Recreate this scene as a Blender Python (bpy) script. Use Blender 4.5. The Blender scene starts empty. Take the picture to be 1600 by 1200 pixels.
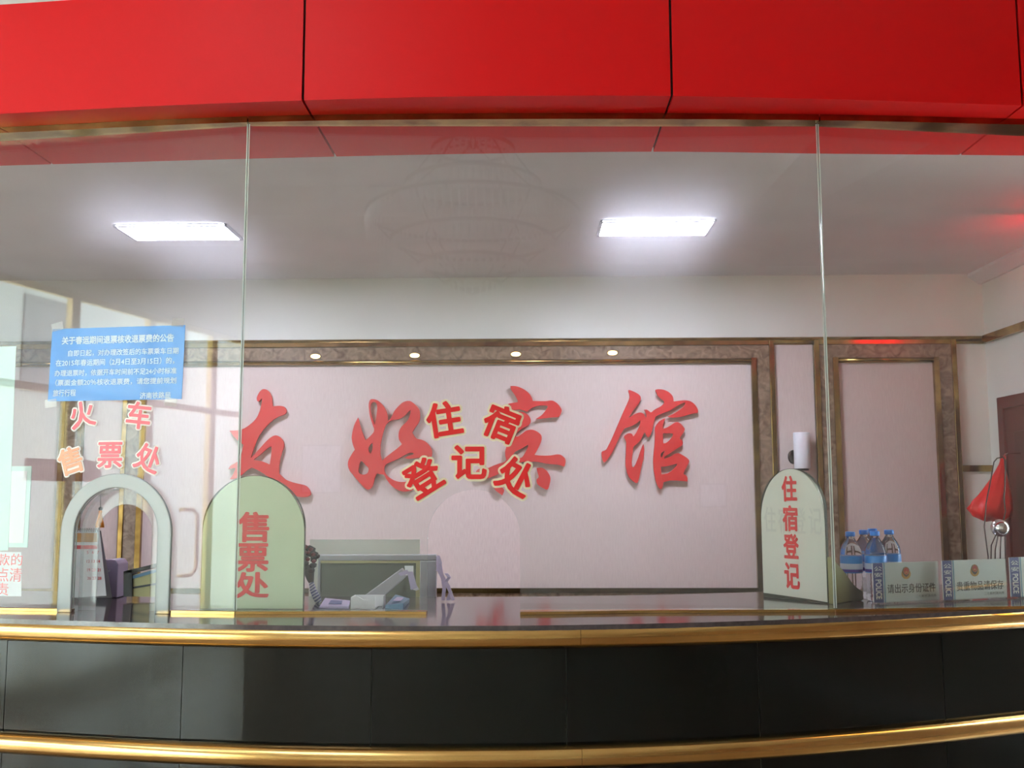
import bpy, bmesh, math, random
from mathutils import Vector, Matrix
random.seed(7)
S = bpy.context.scene
C = S.collection
PI = math.pi
# ------------------------------------------------------------------ camera
F_PX = 1550.0
CAM = Vector((0, 0, 1.45))
YAW, PITCH, ROLL = math.atan(30/F_PX), math.atan(171/F_PX), math.radians(-0.15)
RC = (Matrix.Rotation(YAW, 3, 'Z') @ Matrix.Rotation(PI/2+PITCH, 3, 'X') @ Matrix.Rotation(ROLL, 3, 'Z'))
cd = bpy.data.cameras.new('camera'); cam = bpy.data.objects.new('camera', cd); C.objects.link(cam)
cd.sensor_width = 36; cd.lens = 36*F_PX/1600; cd.clip_start = .05; cd.clip_end = 200
cam.matrix_world = Matrix.Translation(CAM) @ RC.to_4x4()
S.camera = cam
# ------------------------------------------------------------------ world, colour, light
W = bpy.data.worlds.new('world'); S.world = W; W.use_nodes = True
bgn = W.node_tree.nodes['Background']
bgn.inputs[0].default_value = (.84, .97, 1, 1); bgn.inputs[1].default_value = 32.0
S.view_settings.view_transform = 'Standard'; S.view_settings.look = 'None'
S.view_settings.exposure = 0.0; S.view_settings.gamma = 1; S.view_settings.use_curve_mapping = False
try:
    S.cycles.use_denoising = True
    S.cycles.sample_clamp_indirect = 6
    S.cycles.max_bounces = 12; S.cycles.transparent_max_bounces = 24
    S.cycles.caustics_reflective = False; S.cycles.caustics_refractive = False
except Exception: pass
PANEL_E = 92.0      # office ceiling panels
LOBBY_E = 11.0       # added unseen lobby ceiling lamps
def portal(loc, rot, sx, sy):
    l = bpy.data.lights.new('window_daylight', 'AREA'); l.shape = 'RECTANGLE'; l.size = sx; l.size_y = sy
    l.cycles.is_portal = True
    o = bpy.data.objects.new('window_daylight', l); o.location = loc; o.rotation_euler = rot; C.objects.link(o)
portal((-5.05, -1.2, 1.6), (0, -PI/2, 0), 3.1, 6.2)

# ------------------------------------------------------------------ pixel helpers (layout of real planes)
def ray(px, py):
    return RC @ Vector(((px-800)/F_PX, -(py-600)/F_PX, -1.0))
def onY(px, py, Y):
    d = ray(px, py); return CAM + d*((Y-CAM.y)/d.y)
def onZ(px, py, Z):
    d = ray(px, py); return CAM + d*((Z-CAM.z)/d.z)
def onX(px, py, X):
    d = ray(px, py); return CAM + d*((X-CAM.x)/d.x)
# ------------------------------------------------------------------ materials
def lin(c):
    return tuple(((v/255)/12.92 if v/255 <= .04045 else ((v/255+.055)/1.055)**2.4) for v in c)
def mat(name, rgb, rough=.5, metal=0, **k):
    m = bpy.data.materials.new(name); m.use_nodes = True
    b = m.node_tree.nodes['Principled BSDF']
    b.inputs['Base Color'].default_value = (*lin(rgb), 1); b.inputs['Roughness'].default_value = rough
    b.inputs['Metallic'].default_value = metal
    if 'spec' in k: b.inputs['Specular IOR Level'].default_value = k['spec']
    if 'coat' in k: b.inputs['Coat Weight'].default_value = k['coat']; b.inputs['Coat Roughness'].default_value = k.get('coatr', .05)
    if 'trans' in k: b.inputs['Transmission Weight'].default_value = k['trans']
    if 'sub' in k: b.inputs['Subsurface Weight'].default_value = k['sub']
    return m
def nodes(m): return m.node_tree.nodes, m.node_tree.links, m.node_tree.nodes['Principled BSDF']
def vary(m, rgb2, scale=8, detail=6, lo=.35, hi=.65, stretch=(1, 1, 1), bump=0, kind='noise', rvar=None):
    n, l, b = nodes(m)
    tc = n.new('ShaderNodeTexCoord'); mp = n.new('ShaderNodeMapping'); mp.inputs['Scale'].default_value = stretch
    l.new(tc.outputs['Object'], mp.inputs[0])
    t = n.new('ShaderNodeTexNoise'); t.inputs['Scale'].default_value = scale; t.inputs['Detail'].default_value = detail
    if kind == 'marble': t.inputs['Distortion'].default_value = 1.6
    l.new(mp.outputs[0], t.inputs['Vector'])
    r = n.new('ShaderNodeMapRange'); r.inputs[1].default_value = lo; r.inputs[2].default_value = hi
    l.new(t.outputs[0], r.inputs[0])
    mx = n.new('ShaderNodeMix'); mx.data_type = 'RGBA'
    mx.inputs[6].default_value = b.inputs['Base Color'].default_value[:]; mx.inputs[7].default_value = (*lin(rgb2), 1)
    l.new(r.outputs[0], mx.inputs[0]); l.new(mx.outputs[2], b.inputs['Base Color'])
    if bump:
        bp = n.new('ShaderNodeBump'); bp.inputs['Strength'].default_value = bump; bp.inputs['Distance'].default_value = .01
        l.new(t.outputs[0], bp.inputs['Height']); l.new(bp.outputs[0], b.inputs['Normal'])
    if rvar:
        rr = n.new('ShaderNodeMapRange'); rr.inputs[3].default_value = rvar[0]; rr.inputs[4].default_value = rvar[1]
        l.new(t.outputs[0], rr.inputs[0]); l.new(rr.outputs[0], b.inputs['Roughness'])
    return m
def emis(name, rgb, e):
    m = bpy.data.materials.new(name); m.use_nodes = True; n, l, b = nodes(m)
    n.remove(b); em = n.new('ShaderNodeEmission'); em.inputs[0].default_value = (*lin(rgb), 1); em.inputs[1].default_value = e
    l.new(em.outputs[0], n['Material Output'].inputs[0]); return m
def glassmat(name, tint, dust, haze):
    m = bpy.data.materials.new(name); m.use_nodes = True; n, l, b = nodes(m); n.remove(b)
    tr = n.new('ShaderNodeBsdfTransparent'); tr.inputs[0].default_value = (*tint, 1)
    rf = n.new('ShaderNodeBsdfRefraction'); rf.inputs['IOR'].default_value = 1.18; rf.inputs['Roughness'].default_value = .62
    df = n.new('ShaderNodeBsdfDiffuse'); df.inputs[0].default_value = (.85, .83, .8, 1)
    gl = n.new('ShaderNodeBsdfGlossy'); gl.inputs['Roughness'].default_value = .004
    tc = n.new('ShaderNodeTexCoord'); ns = n.new('ShaderNodeTexNoise'); ns.inputs['Scale'].default_value = 2.2; ns.inputs['Detail'].default_value = 5
    l.new(tc.outputs['Object'], ns.inputs['Vector'])
    def ranged(v):
        r = n.new('ShaderNodeMapRange'); r.inputs[1].default_value = .3; r.inputs[2].default_value = .7
        r.inputs[3].default_value = v*.6; r.inputs[4].default_value = v*1.4; l.new(ns.outputs[0], r.inputs[0]); return r.outputs[0]
    m1 = n.new('ShaderNodeMixShader'); l.new(ranged(haze), m1.inputs[0]); l.new(tr.outputs[0], m1.inputs[1]); l.new(rf.outputs[0], m1.inputs[2])
    m2 = n.new('ShaderNodeMixShader'); l.new(ranged(dust), m2.inputs[0]); l.new(m1.outputs[0], m2.inputs[1]); l.new(df.outputs[0], m2.inputs[2])
    geo = n.new('ShaderNodeNewGeometry'); dt = n.new('ShaderNodeVectorMath'); dt.operation = 'DOT_PRODUCT'
    l.new(geo.outputs['Normal'], dt.inputs[0]); l.new(geo.outputs['Incoming'], dt.inputs[1])
    def mth(op, a, b=None):
        q = n.new('ShaderNodeMath'); q.operation = op
        for i, v in enumerate((a, b)):
            if v is None: continue
            if isinstance(v, (int, float)): q.inputs[i].default_value = v
            else: l.new(v, q.inputs[i])
        return q.outputs[0]
    frs = mth('ADD', mth('MULTIPLY', mth('POWER', mth('SUBTRACT', 1.0, mth('ABSOLUTE', dt.outputs['Value'])), 5.0), .96), .04)
    m3 = n.new('ShaderNodeMixShader'); l.new(frs, m3.inputs[0]); l.new(m2.outputs[0], m3.inputs[1]); l.new(gl.outputs[0], m3.inputs[2])
    l.new(m3.outputs[0], n['Material Output'].inputs[0]); return m
M = {}
M['glass'] = glassmat('clear_screen_glass', (.975, .985, .98), .024, .024)
M['glass_plain'] = glassmat('clean_window_glass', (.97, .985, .98), .01, .001)
M['glass_edge'] = mat('polished_glass_edge', (205, 222, 212), .12, 0, spec=.8, trans=.35)
M['edgestrip'] = mat('pale_bright_edge', (206, 218, 208), .25)
M['frost'] = mat('frosted_acrylic', (240, 250, 248), .25, 0, trans=.6)
M['innerplate'] = glassmat('whitened_arch_glass', (.96, .98, .98), .14, .03)  # dust raised to whiten the plate in place of its reflections
M['acrylic'] = glassmat('clear_acrylic', (.96, .97, .97), .03, .001)
M['red'] = mat('red_composite_panel', (200, 5, 10), .42, 0, spec=.2)
M['joint'] = mat('dark_joint_sealant', (38, 20, 20), .7)
M['gold'] = vary(mat('polished_brass', (222, 182, 116), .18, 1), (196, 152, 92), 3, 3, rvar=(.13, .26))
M['goldtrim'] = vary(mat('brushed_gold_trim', (176, 146, 88), .15, 1), (132, 102, 58), 9, 3, rvar=(.1, .2))
M['granite'] = vary(mat('black_granite', (15, 17, 16), .1, 0, spec=.3), (18, 20, 19), 40, 4, rvar=(.12, .15))
M['ctop'] = vary(mat('dark_stone_countertop', (62, 54, 56), .1, 0, spec=.6), (78, 68, 70), 60, 8)
M['grout'] = mat('pale_tile_joint', (96, 96, 88), .7)
M['wall'] = vary(mat('white_wall_paint', (242, 242, 232), .85), (236, 236, 224), 2, 3)
M['ceil'] = vary(mat('white_ceiling_paint', (240, 238, 238), .9), (232, 230, 230), 2, 3)
M['lobbywall'] = mat('cream_lobby_wall', (226, 222, 214), .7)
M['brownwall'] = mat('brown_lobby_cladding', (140, 112, 92), .5)
M['floor'] = vary(mat('beige_polished_tile', (150, 128, 108), .15), (134, 112, 94), 3, 4)
M['marble'] = vary(mat('brown_mottled_marble', (160, 136, 114), .22, 0, coat=.4), (98, 74, 56), 16, 9, .3, .7, kind='marble')
fab = mat('pinkish_woven_wall_fabric', (214, 192, 186), .9)
n, l, b = nodes(fab)
tc = n.new('ShaderNodeTexCoord'); mp = n.new('ShaderNodeMapping'); mp.inputs['Scale'].default_value = (150, 150, 18)
ns = n.new('ShaderNodeTexNoise'); ns.inputs['Scale'].default_value = 1; ns.inputs['Detail'].default_value = 4
l.new(tc.outputs['Object'], mp.inputs[0]); l.new(mp.outputs[0], ns.inputs['Vector'])
mx = n.new('ShaderNodeMix'); mx.data_type = 'RGBA'; mx.inputs[6].default_value = (*lin((206, 186, 178)), 1); mx.inputs[7].default_value = (*lin((230, 214, 205)), 1)
l.new(ns.outputs[0], mx.inputs[0]); l.new(mx.outputs[2], b.inputs['Base Color'])
bp = n.new('ShaderNodeBump'); bp.inputs['Strength'].default_value = .25; bp.inputs['Distance'].default_value = .002
l.new(ns.outputs[0], bp.inputs['Height']); l.new(bp.outputs[0], b.inputs['Normal'])
M['fabric'] = fab
M['caligred'] = mat('red_raised_lettering', (208, 34, 36), .45)
M['stred'] = mat('red_sticker_film', (214, 28, 30), .4)
M['stpink'] = mat('faded_pink_sticker_film', (232, 92, 104), .4)
M['storange'] = mat('faded_orange_sticker_film', (244, 158, 118), .4)
M['cream'] = mat('cream_sticker_border', (240, 230, 196), .5)
M['whitest'] = mat('white_sticker_border', (252, 248, 240), .5)
M['blue'] = mat('blue_notice_paper', (52, 132, 206), .35, 0, coat=.3)
M['ink'] = mat('white_notice_print', (226, 242, 250), .6)
M['tape'] = glassmat('clear_sticky_tape', (.97, .97, .95), .16, .02)
M['board'] = vary(mat('pale_green_painted_board', (222, 236, 200), .5), (214, 228, 192), 5, 4)
M['board2'] = vary(mat('off_white_painted_board', (240, 243, 228), .5), (232, 235, 218), 5, 4)
M['boardedge'] = mat('dark_board_edge', (58, 62, 46), .7)  # plain dark tone for board edges and foot
M['ghost'] = mat('faded_grey_lettering', (224, 227, 214), .6)
M['olive'] = mat('olive_painted_wood', (150, 146, 96), .6)
M['black'] = mat('black_plastic', (22, 22, 24), .35)
M['dgrey'] = mat('dark_grey_plastic', (70, 72, 76), .4)
M['lgrey'] = mat('light_grey_plastic', (168, 166, 170), .4)
M['silver'] = mat('silver_plastic', (190, 190, 196), .3, .4)
M['white'] = mat('white_plastic', (238, 238, 240), .4)
M['paper'] = mat('white_paper', (244, 244, 246), .7)
M['paleteal'] = mat('pale_teal_paper', (214, 240, 232), .7)
M['lilac'] = mat('lilac_plastic', (150, 136, 160), .4)
M['lilacpaper'] = mat('lilac_printed_paper', (188, 176, 206), .6)
M['ribbon'] = mat('pale_purple_ribbon', (216, 200, 228), .5)
M['screen'] = vary(mat('grey_green_screen_face', (132, 138, 126), .15), (106, 108, 96), 1.2, 2)
M['navy'] = mat('navy_print', (40, 48, 120), .5)
M['police'] = mat('police_blue_print', (34, 50, 128), .45)
M['cyanl'] = mat('thin_cyan_print', (60, 150, 190), .5)
M['sign'] = mat('sign_card', (238, 243, 235), .4)
M['blackink'] = mat('black_print', (30, 26, 26), .6)
M['greyink'] = mat('grey_print', (130, 130, 126), .6)
M['emgold'] = mat('emblem_gold_print', (206, 150, 48), .4)
M['emred'] = mat('emblem_red_print', (196, 34, 20), .4)
M['emdark'] = mat('emblem_dark_print', (60, 22, 16), .5)
M['cap'] = mat('blue_bottle_cap', (22, 120, 214), .35)
M['label'] = mat('blue_bottle_label', (40, 130, 206), .35)
M['label2'] = mat('purple_navy_label_print', (74, 50, 140), .4)
M['labelw'] = mat('white_label_print', (206, 214, 232), .4)
M['pet'] = mat('clear_bottle_plastic', (238, 240, 248), .04, 0, trans=1.0); M['pet'].node_tree.nodes['Principled BSDF'].inputs['IOR'].default_value = 1.3
M['bag'] = mat('red_plastic_bag', (226, 22, 20), .3, 0, sub=.2)
M['door'] = mat('dark_red_brown_door', (92, 26, 30), .4)
M['door2'] = mat('dark_red_brown_door_panel', (78, 22, 26), .4)
M['chrome'] = mat('chrome', (220, 220, 224), .06, 1)
M['wire'] = mat('dark_wire', (60, 42, 38), .4, .5)
M['flower'] = mat('dark_red_petals', (110, 22, 36), .7)
M['flowerd'] = mat('black_petals', (30, 14, 20), .8)
M['stripe'] = mat('blue_white_wrap', (206, 212, 232), .6)
n, l, b = nodes(M['stripe'])
tc = n.new('ShaderNodeTexCoord'); mp = n.new('ShaderNodeMapping'); mp.inputs['Rotation'].default_value = (0, .6, 0)
wv = n.new('ShaderNodeTexWave'); wv.bands_direction = 'Z'; wv.inputs['Scale'].default_value = 34; wv.inputs['Distortion'].default_value = 3
mx = n.new('ShaderNodeMix'); mx.data_type = 'RGBA'; mx.inputs[6].default_value = (*lin((58, 66, 140)), 1); mx.inputs[7].default_value = (*lin((214, 216, 234)), 1)
l.new(tc.outputs['Object'], mp.inputs[0]); l.new(mp.outputs[0], wv.inputs[0]); l.new(wv.outputs[1], mx.inputs[0]); l.new(mx.outputs[2], b.inputs['Base Color'])
M['tassel'] = mat('orange_tassel_thread', (232, 140, 20), .7)
M['caltop'] = mat('ochre_calendar_picture', (188, 128, 46), .5)
M['calred'] = mat('red_calendar_print', (206, 44, 56), .5)
M['beige'] = mat('beige_folder', (196, 190, 140), .6)
M['teal'] = mat('blue_grey_folder_band', (96, 132, 160), .5)
M['led'] = emis('red_led_dots', (255, 20, 40), 30)
M['panel'] = emis('cool_white_light_panel', (228, 230, 255), PANEL_E)
M['spot'] = emis('warm_reflection_glow', (255, 226, 168), 9)  # glow in place of lobby lamps reflected in the glass
M['addedlamp'] = emis('added_lobby_panel', (240, 246, 255), LOBBY_E)  # lobby panels added to make up lost light
M['glowposter'] = emis('glowing_poster_face', (240, 236, 250), 1.1)  # posters given a glow so their reflection shows
M['crystal'] = mat('cut_glass_crystal', (250, 250, 244), .25, 0)
M['chand'] = mat('chandelier_brass', (120, 100, 70), .3, 1)
M['doorgold'] = mat('gold_door_frame', (224, 190, 120), .3, 1)
M['facade'] = vary(mat('pale_street_facade', (214, 214, 206), .8), (186, 190, 190), .8, 2)
M['banner'] = mat('red_banner', (206, 60, 70), .6)
M['street'] = mat('pale_street_paving', (176, 176, 170), .8)

# ------------------------------------------------------------------ mesh helpers
def NB(): return bmesh.new()
def box(bm, x0, x1, y0, y1, z0, z1, mi=0):
    vs = [bm.verts.new((x, y, z)) for x in (x0, x1) for y in (y0, y1) for z in (z0, z1)]
    for f in ((0, 1, 3, 2), (4, 6, 7, 5), (0, 4, 5, 1), (2, 3, 7, 6), (0, 2, 6, 4), (1, 5, 7, 3)):
        q = bm.faces.new([vs[i] for i in f]); q.material_index = mi
    return vs
def prism(bm, pts, a, b_, M4=None, mi=0):
    """pts 2-D outline in local XY, extruded along local Z from a to b_."""
    M4 = M4 or Matrix()
    lo = [bm.verts.new(M4 @ Vector((p[0], p[1], a))) for p in pts]
    hi = [bm.verts.new(M4 @ Vector((p[0], p[1], b_))) for p in pts]
    k = len(pts)
    f1 = bm.faces.new(lo[::-1]); f2 = bm.faces.new(hi); f1.material_index = f2.material_index = mi
    for i in range(k):
        q = bm.faces.new((lo[i], lo[(i+1) % k], hi[(i+1) % k], hi[i])); q.material_index = 1 if mi == 'e' else mi
def tube(bm, path, r, seg=10, caps=True, rz=None):
    rings = []
    n_ = len(path); prev = None
    for i, p in enumerate(path):
        p = Vector(p)
        t = (Vector(path[min(i+1, n_-1)]) - Vector(path[max(i-1, 0)])).normalized()
        if prev is None:
            a = Vector((0, 0, 1)) if abs(t.z) < .9 else Vector((1, 0, 0))
            u = t.cross(a).normalized()
        else:
            u = (prev - t*prev.dot(t)).normalized()
        prev = u; v = t.cross(u)
        rr = r[i] if isinstance(r, (list, tuple)) else r
        rings.append([bm.verts.new(p + (u*math.cos(2*PI*j/seg) + v*math.sin(2*PI*j/seg))*rr) for j in range(seg)])
    for A, B in zip(rings, rings[1:]):
        for j in range(seg):
            f = bm.faces.new((A[j], A[(j+1) % seg], B[(j+1) % seg], B[j])); f.smooth = True
    if caps:
        bm.faces.new(rings[0][::-1]); bm.faces.new(rings[-1])
def lathe(bm, prof, c=(0, 0, 0), seg=24, mi=None, sx=1, sy=1):
    rings = []
    for r, z in prof:
        rings.append([bm.verts.new((c[0]+sx*r*math.cos(2*PI*j/seg), c[1]+sy*r*math.sin(2*PI*j/seg), c[2]+z)) for j in range(seg)])
    for i, (A, B) in enumerate(zip(rings, rings[1:])):
        for j in range(seg):
            f = bm.faces.new((A[j], A[(j+1) % seg], B[(j+1) % seg], B[j])); f.smooth = True
            if mi: f.material_index = mi[i]
    bm.faces.new(rings[0][::-1]); bm.faces.new(rings[-1])
def ball(bm, c, r, sub=2, s=(1, 1, 1)):
    g = bmesh.ops.create_icosphere(bm, subdivisions=sub, radius=r)
    for v in g['verts']:
        v.co = Vector((v.co.x*s[0], v.co.y*s[1], v.co.z*s[2])) + Vector(c)
        for f in v.link_faces: f.smooth = True
def obj(name, bm, mats, parent=None, local=False, loc=None):
    """loc/parent given as unrotated frames: vertices are in world space unless local."""
    off = Vector((0, 0, 0))
    if not local:
        if parent is not None: off = parent.matrix_world.translation.copy() if parent.get('_b') is None else Vector(parent['_b'])
        elif loc is not None: off = Vector(loc)
        if off.length: bmesh.ops.translate(bm, verts=bm.verts, vec=-off)
    bmesh.ops.recalc_face_normals(bm, faces=bm.faces)
    me = bpy.data.meshes.new(name); bm.to_mesh(me); bm.free()
    for m in (mats if isinstance(mats, (list, tuple)) else [mats]): me.materials.append(m)
    o = bpy.data.objects.new(name, me); C.objects.link(o)
    if parent is not None: o.parent = parent
    elif loc is not None: o.location = loc
    return o
def tag(o, label, cat, group=None, kind=None):
    o['label'] = label; o['category'] = cat
    if group: o['group'] = group
    if kind: o['kind'] = kind
    return o
def thing(name, label, cat, loc=(0, 0, 0), group=None, mw=None):
    o = bpy.data.objects.new(name, None); C.objects.link(o); o.empty_display_size = .05
    if mw is not None: o.matrix_world = mw
    else:
        o.location = loc; o.matrix_world = Matrix.Translation(loc)
    return tag(o, label, cat, group)
def struct(name, bm, m, loc=None):
    o = obj(name, bm, m, loc=loc); o['kind'] = 'structure'; return o
def bevel(o, w=.003, seg=2):
    md = o.modifiers.new('bevel', 'BEVEL'); md.width = w; md.segments = seg; md.limit_method = 'ANGLE'; return o
def smoothpts(pts, sub=4):
    """closed Catmull-Rom; points given as (x, y) smooth or (x, y, 1) corner."""
    k = len(pts); out = []
    P = [Vector((p[0], p[1])) for p in pts]; cor = [len(p) > 2 for p in pts]
    for i in range(k):
        p0, p1, p2, p3 = P[i-1], P[i], P[(i+1) % k], P[(i+2) % k]
        t1 = (p2-p1) if cor[i] else (p2-p0)*.5
        t2 = (p2-p1) if cor[(i+1) % k] else (p3-p1)*.5
        L = (p2-p1).length
        if t1.length > L*1.2: t1 = t1.normalized()*L*1.2
        if t2.length > L*1.2: t2 = t2.normalized()*L*1.2
        for j in range(sub):
            t = j/sub
            h = (2*t**3-3*t*t+1, t**3-2*t*t+t, -2*t**3+3*t*t, t**3-t*t)
            out.append(p1*h[0]+t1*h[1]+p2*h[2]+t2*h[3])
    return out
def curve_bm(loops, ext):
    """closed 2-D loops (holes by even-odd) -> filled, extruded bmesh in local XY, z from -ext to ext"""
    cu = bpy.data.curves.new('tmp', 'CURVE'); cu.dimensions = '2D'; cu.fill_mode = 'BOTH'; cu.extrude = ext
    for lp in loops:
        sp = cu.splines.new('POLY'); sp.points.add(len(lp)-1)
        for i, p in enumerate(lp): sp.points[i].co = (p[0], p[1], 0, 1)
        sp.use_cyclic_u = True
    return _tomesh(cu)
def _tomesh(cu):
    o = bpy.data.objects.new('tmp', cu); C.objects.link(o)
    dg = bpy.context.evaluated_depsgraph_get(); dg.update()
    me = bpy.data.meshes.new_from_object(o.evaluated_get(dg))
    bm = NB(); bm.from_mesh(me)
    bpy.data.objects.remove(o); bpy.data.curves.remove(cu); bpy.data.meshes.remove(me)
    bmesh.ops.remove_doubles(bm, verts=bm.verts, dist=1e-6)
    return bm
def text_bm(body, size, w=None, h=None, bold=0.0, ext=.0005, M4=None, spacing=1.0, vertical=False):
    """lettering centred on the local origin, scaled to width w / height h if given"""
    cu = bpy.data.curves.new('tmp', 'FONT'); cu.body = body; cu.size = size; cu.offset = bold*size; cu.extrude = ext
    cu.fill_mode = 'BOTH'; cu.space_character = spacing; cu.resolution_u = 3
    grow_ = cu.offset; cu.offset = 0
    bm = _tomesh(cu)
    if grow_ > 0:
        src = bpy.data.meshes.new('src'); bm.to_mesh(src); k_ = 8 if grow_ < .03*size else 14
        for i in range(k_):
            b2 = NB(); b2.from_mesh(src); bmesh.ops.translate(b2, verts=b2.verts, vec=(grow_*math.cos(2*PI*i/k_), grow_*math.sin(2*PI*i/k_), -2e-5*(i+1))); merge(bm, b2)
        bpy.data.meshes.remove(src)
    xs = [v.co.x for v in bm.verts]; ys = [v.co.y for v in bm.verts]
    if not xs: return bm
    cx, cy = (max(xs)+min(xs))/2, (max(ys)+min(ys))/2
    sx = w/(max(xs)-min(xs)) if w else 1; sy = h/(max(ys)-min(ys)) if h else (sx if w else 1)
    if h and not w: sx = sy
    for v in bm.verts: v.co = Vector(((v.co.x-cx)*sx, (v.co.y-cy)*sy, v.co.z))
    if M4 is not None: bmesh.ops.transform(bm, matrix=M4, verts=bm.verts)
    return bm
def merge(dst, src):
    me = bpy.data.meshes.new('m'); src.to_mesh(me); src.free(); dst.from_mesh(me); bpy.data.meshes.remove(me)
T = Matrix.Translation
def Rz(a): return Matrix.Rotation(a, 4, 'Z')
WALLM = Matrix(((1, 0, 0, 0), (0, 0, -1, 0), (0, 1, 0, 0), (0, 0, 0, 1)))   # local x->x, y->z, z->-y (faces the lobby)

# ------------------------------------------------------------------ main dimensions
ZC, ZS, ZCEIL, YB, XL = 1.087, 2.65, 2.88, 6.48, -4.0
XR = onY(1536, 480, YB).x
def lerp_nodes(nodes_, x):
    if x <= nodes_[0][0]: a, c = nodes_[0], nodes_[1]
    elif x >= nodes_[-1][0]: a, c = nodes_[-2], nodes_[-1]
    else:
        for a, c in zip(nodes_, nodes_[1:]):
            if a[0] <= x <= c[0]: break
    t = (x-a[0])/(c[0]-a[0]); return a[1]+(c[1]-a[1])*t
def smooth_nodes(nodes_, x):
    """quadratic-ish smooth through nodes by Lagrange on all of them is unstable: use cubic Hermite"""
    xs = [n_[0] for n_ in nodes_]; ys = [n_[1] for n_ in nodes_]; k = len(xs)
    def sl(i):
        if i == 0: return (ys[1]-ys[0])/(xs[1]-xs[0])
        if i == k-1: return (ys[-1]-ys[-2])/(xs[-1]-xs[-2])
        return (ys[i+1]-ys[i-1])/(xs[i+1]-xs[i-1])
    if x <= xs[0]: return ys[0]+sl(0)*(x-xs[0])
    if x >= xs[-1]: return ys[-1]+sl(k-1)*(x-xs[-1])
    for i in range(k-1):
        if xs[i] <= x <= xs[i+1]: break
    h_ = xs[i+1]-xs[i]; t = (x-xs[i])/h_
    return ys[i]*(2*t**3-3*t*t+1)+sl(i)*h_*(t**3-2*t*t+t)+ys[i+1]*(-2*t**3+3*t*t)+sl(i+1)*h_*(t**3-t*t)
def znodes(pts, z):
    r = [onZ(px, py, z) for px, py in pts]; return [(p.x, p.y) for p in r]
GB = znodes([(0, 951), (373, 957), (830, 961), (1300, 950), (1600, 944)], ZC)
GT = znodes([(0, 204), (390, 187), (815, 182), (1268, 184), (1600, 191)], ZS-.01)
XS1 = (GB[1][0]+GT[1][0])/2; XS2 = (GB[3][0]+GT[3][0])/2
for G in (GB, GT):
    G[1] = (XS1, G[1][1]); G[3] = (XS2, G[3][1])
def midq(G, x):      # parabola through the two seams and the middle
    (xa, ya), (xb, yb), (xc, yc) = G[1], G[2], G[3]
    return ya*(x-xb)*(x-xc)/((xa-xb)*(xa-xc))+yb*(x-xa)*(x-xc)/((xb-xa)*(xb-xc))+yc*(x-xa)*(x-xb)/((xc-xa)*(xc-xb))
PN = [(GB[0][0], 3.155), (XS1, 3.05), (XS2, 3.10), (GB[4][0], 3.20)]     # vertical flat panes meeting at the seams
def gY(x, z): return lerp_nodes(PN, x)
def gbY(x): return min(smooth_nodes(GB, x), gY(x, 0)-.004)
def gtY(x): return min(smooth_nodes(GT, x), gY(x, 0)-.006)
def hitG(px, py, off=0.0):
    d = ray(px, py); Y = 3.0
    for _ in range(12):
        P = CAM + d*(Y/d.y); Y = gY(P.x, P.z)+off
    return CAM + d*(Y/d.y)
def gframe(px, py, off=-.003):
    P = hitG(px, py, off); e = .01
    tx = Vector((2*e, gY(P.x+e, P.z)-gY(P.x-e, P.z), 0)).normalized()
    tz = Vector((0, gY(P.x, P.z+e)-gY(P.x, P.z-e), 2*e)).normalized()
    nn = tx.cross(tz).normalized(); tz = nn.cross(tx)
    return Matrix(((tx.x, tz.x, nn.x, P.x), (tx.y, tz.y, nn.y, P.y), (tx.z, tz.z, nn.z, P.z), (0, 0, 0, 1)))
FN = znodes([(0, 178), (235, 166), (470, 157), (700, 151), (860, 149.5), (1048, 150), (1300, 155), (1600, 165)], ZS)
IN = znodes([(0, 259), (390, 248), (700, 241), (1020, 237), (1280, 240), (1600, 243)], ZS)
RN = znodes([(0, 967), (250, 974), (500, 978), (800, 978), (1050, 974), (1240, 968), (1420, 960), (1600, 950)], ZC)
def fY(x): return smooth_nodes(FN, x)
def iY(x): return smooth_nodes(IN, x)
def rY(x): return smooth_nodes(RN, x)
def xs_(a, b_, k): return [a+(b_-a)*i/k for i in range(k+1)]

# ------------------------------------------------------------------ setting: office
bm = NB(); box(bm, XL, XR, 3.0, YB, -.1, 0); struct('floor', bm, M['floor'])
bm = NB(); box(bm, XL, XR, 3.24, YB, ZCEIL, ZCEIL+.1); struct('ceiling', bm, M['ceil'])
bm = NB(); box(bm, XL-.1, XR+.1, YB, YB+.15, 0, ZCEIL+.1); struct('wall_back', bm, M['wall'])
bm = NB(); box(bm, XR, XR+.15, 3.62, YB, 0, ZCEIL+.1); struct('wall_right', bm, M['wall'])
bm = NB(); box(bm, XL-.15, XL, 3.4, YB, 0, ZCEIL+.1); struct('wall_left', bm, M['wall'])
# gold picture rail along back and right wall
zt0, zt1 = onY(900, 541, YB).z, onY(900, 529, YB).z
def convex_strip(bm, x0, x1, z0, z1, y, d=.02):
    prof = [(0, z0)]+[(-d*(.55+.45*math.sin(PI*q/10)), z0+(z1-z0)*(.5-.5*math.cos(PI*q/10))) for q in range(11)]+[(0, z1)]
    A = [bm.verts.new((x0, y+p[0], p[1])) for p in prof]; B = [bm.verts.new((x1, y+p[0], p[1])) for p in prof]
    for i in range(len(prof)-1): bm.faces.new((A[i], A[i+1], B[i+1], B[i])).smooth = 0 < i < len(prof)-2
    bm.faces.new(A[::-1]); bm.faces.new(B)
bm = NB(); convex_strip(bm, XL, XR, zt0, zt1, YB, .03); struct('trim_1', bm, M['goldtrim'])
bm = NB(); box(bm, XR-.03, XR, 3.5, YB-.03, zt0, zt1); struct('trim_2', bm, M['goldtrim'])
zl0, zl1 = onY(1520, 737, YB).z, onY(1520, 727, YB).z
bm = NB(); box(bm, onY(1497, 700, YB).x, XR, YB-.015, YB, zl0, zl1); struct('trim_3', bm, M['goldtrim'])
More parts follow.
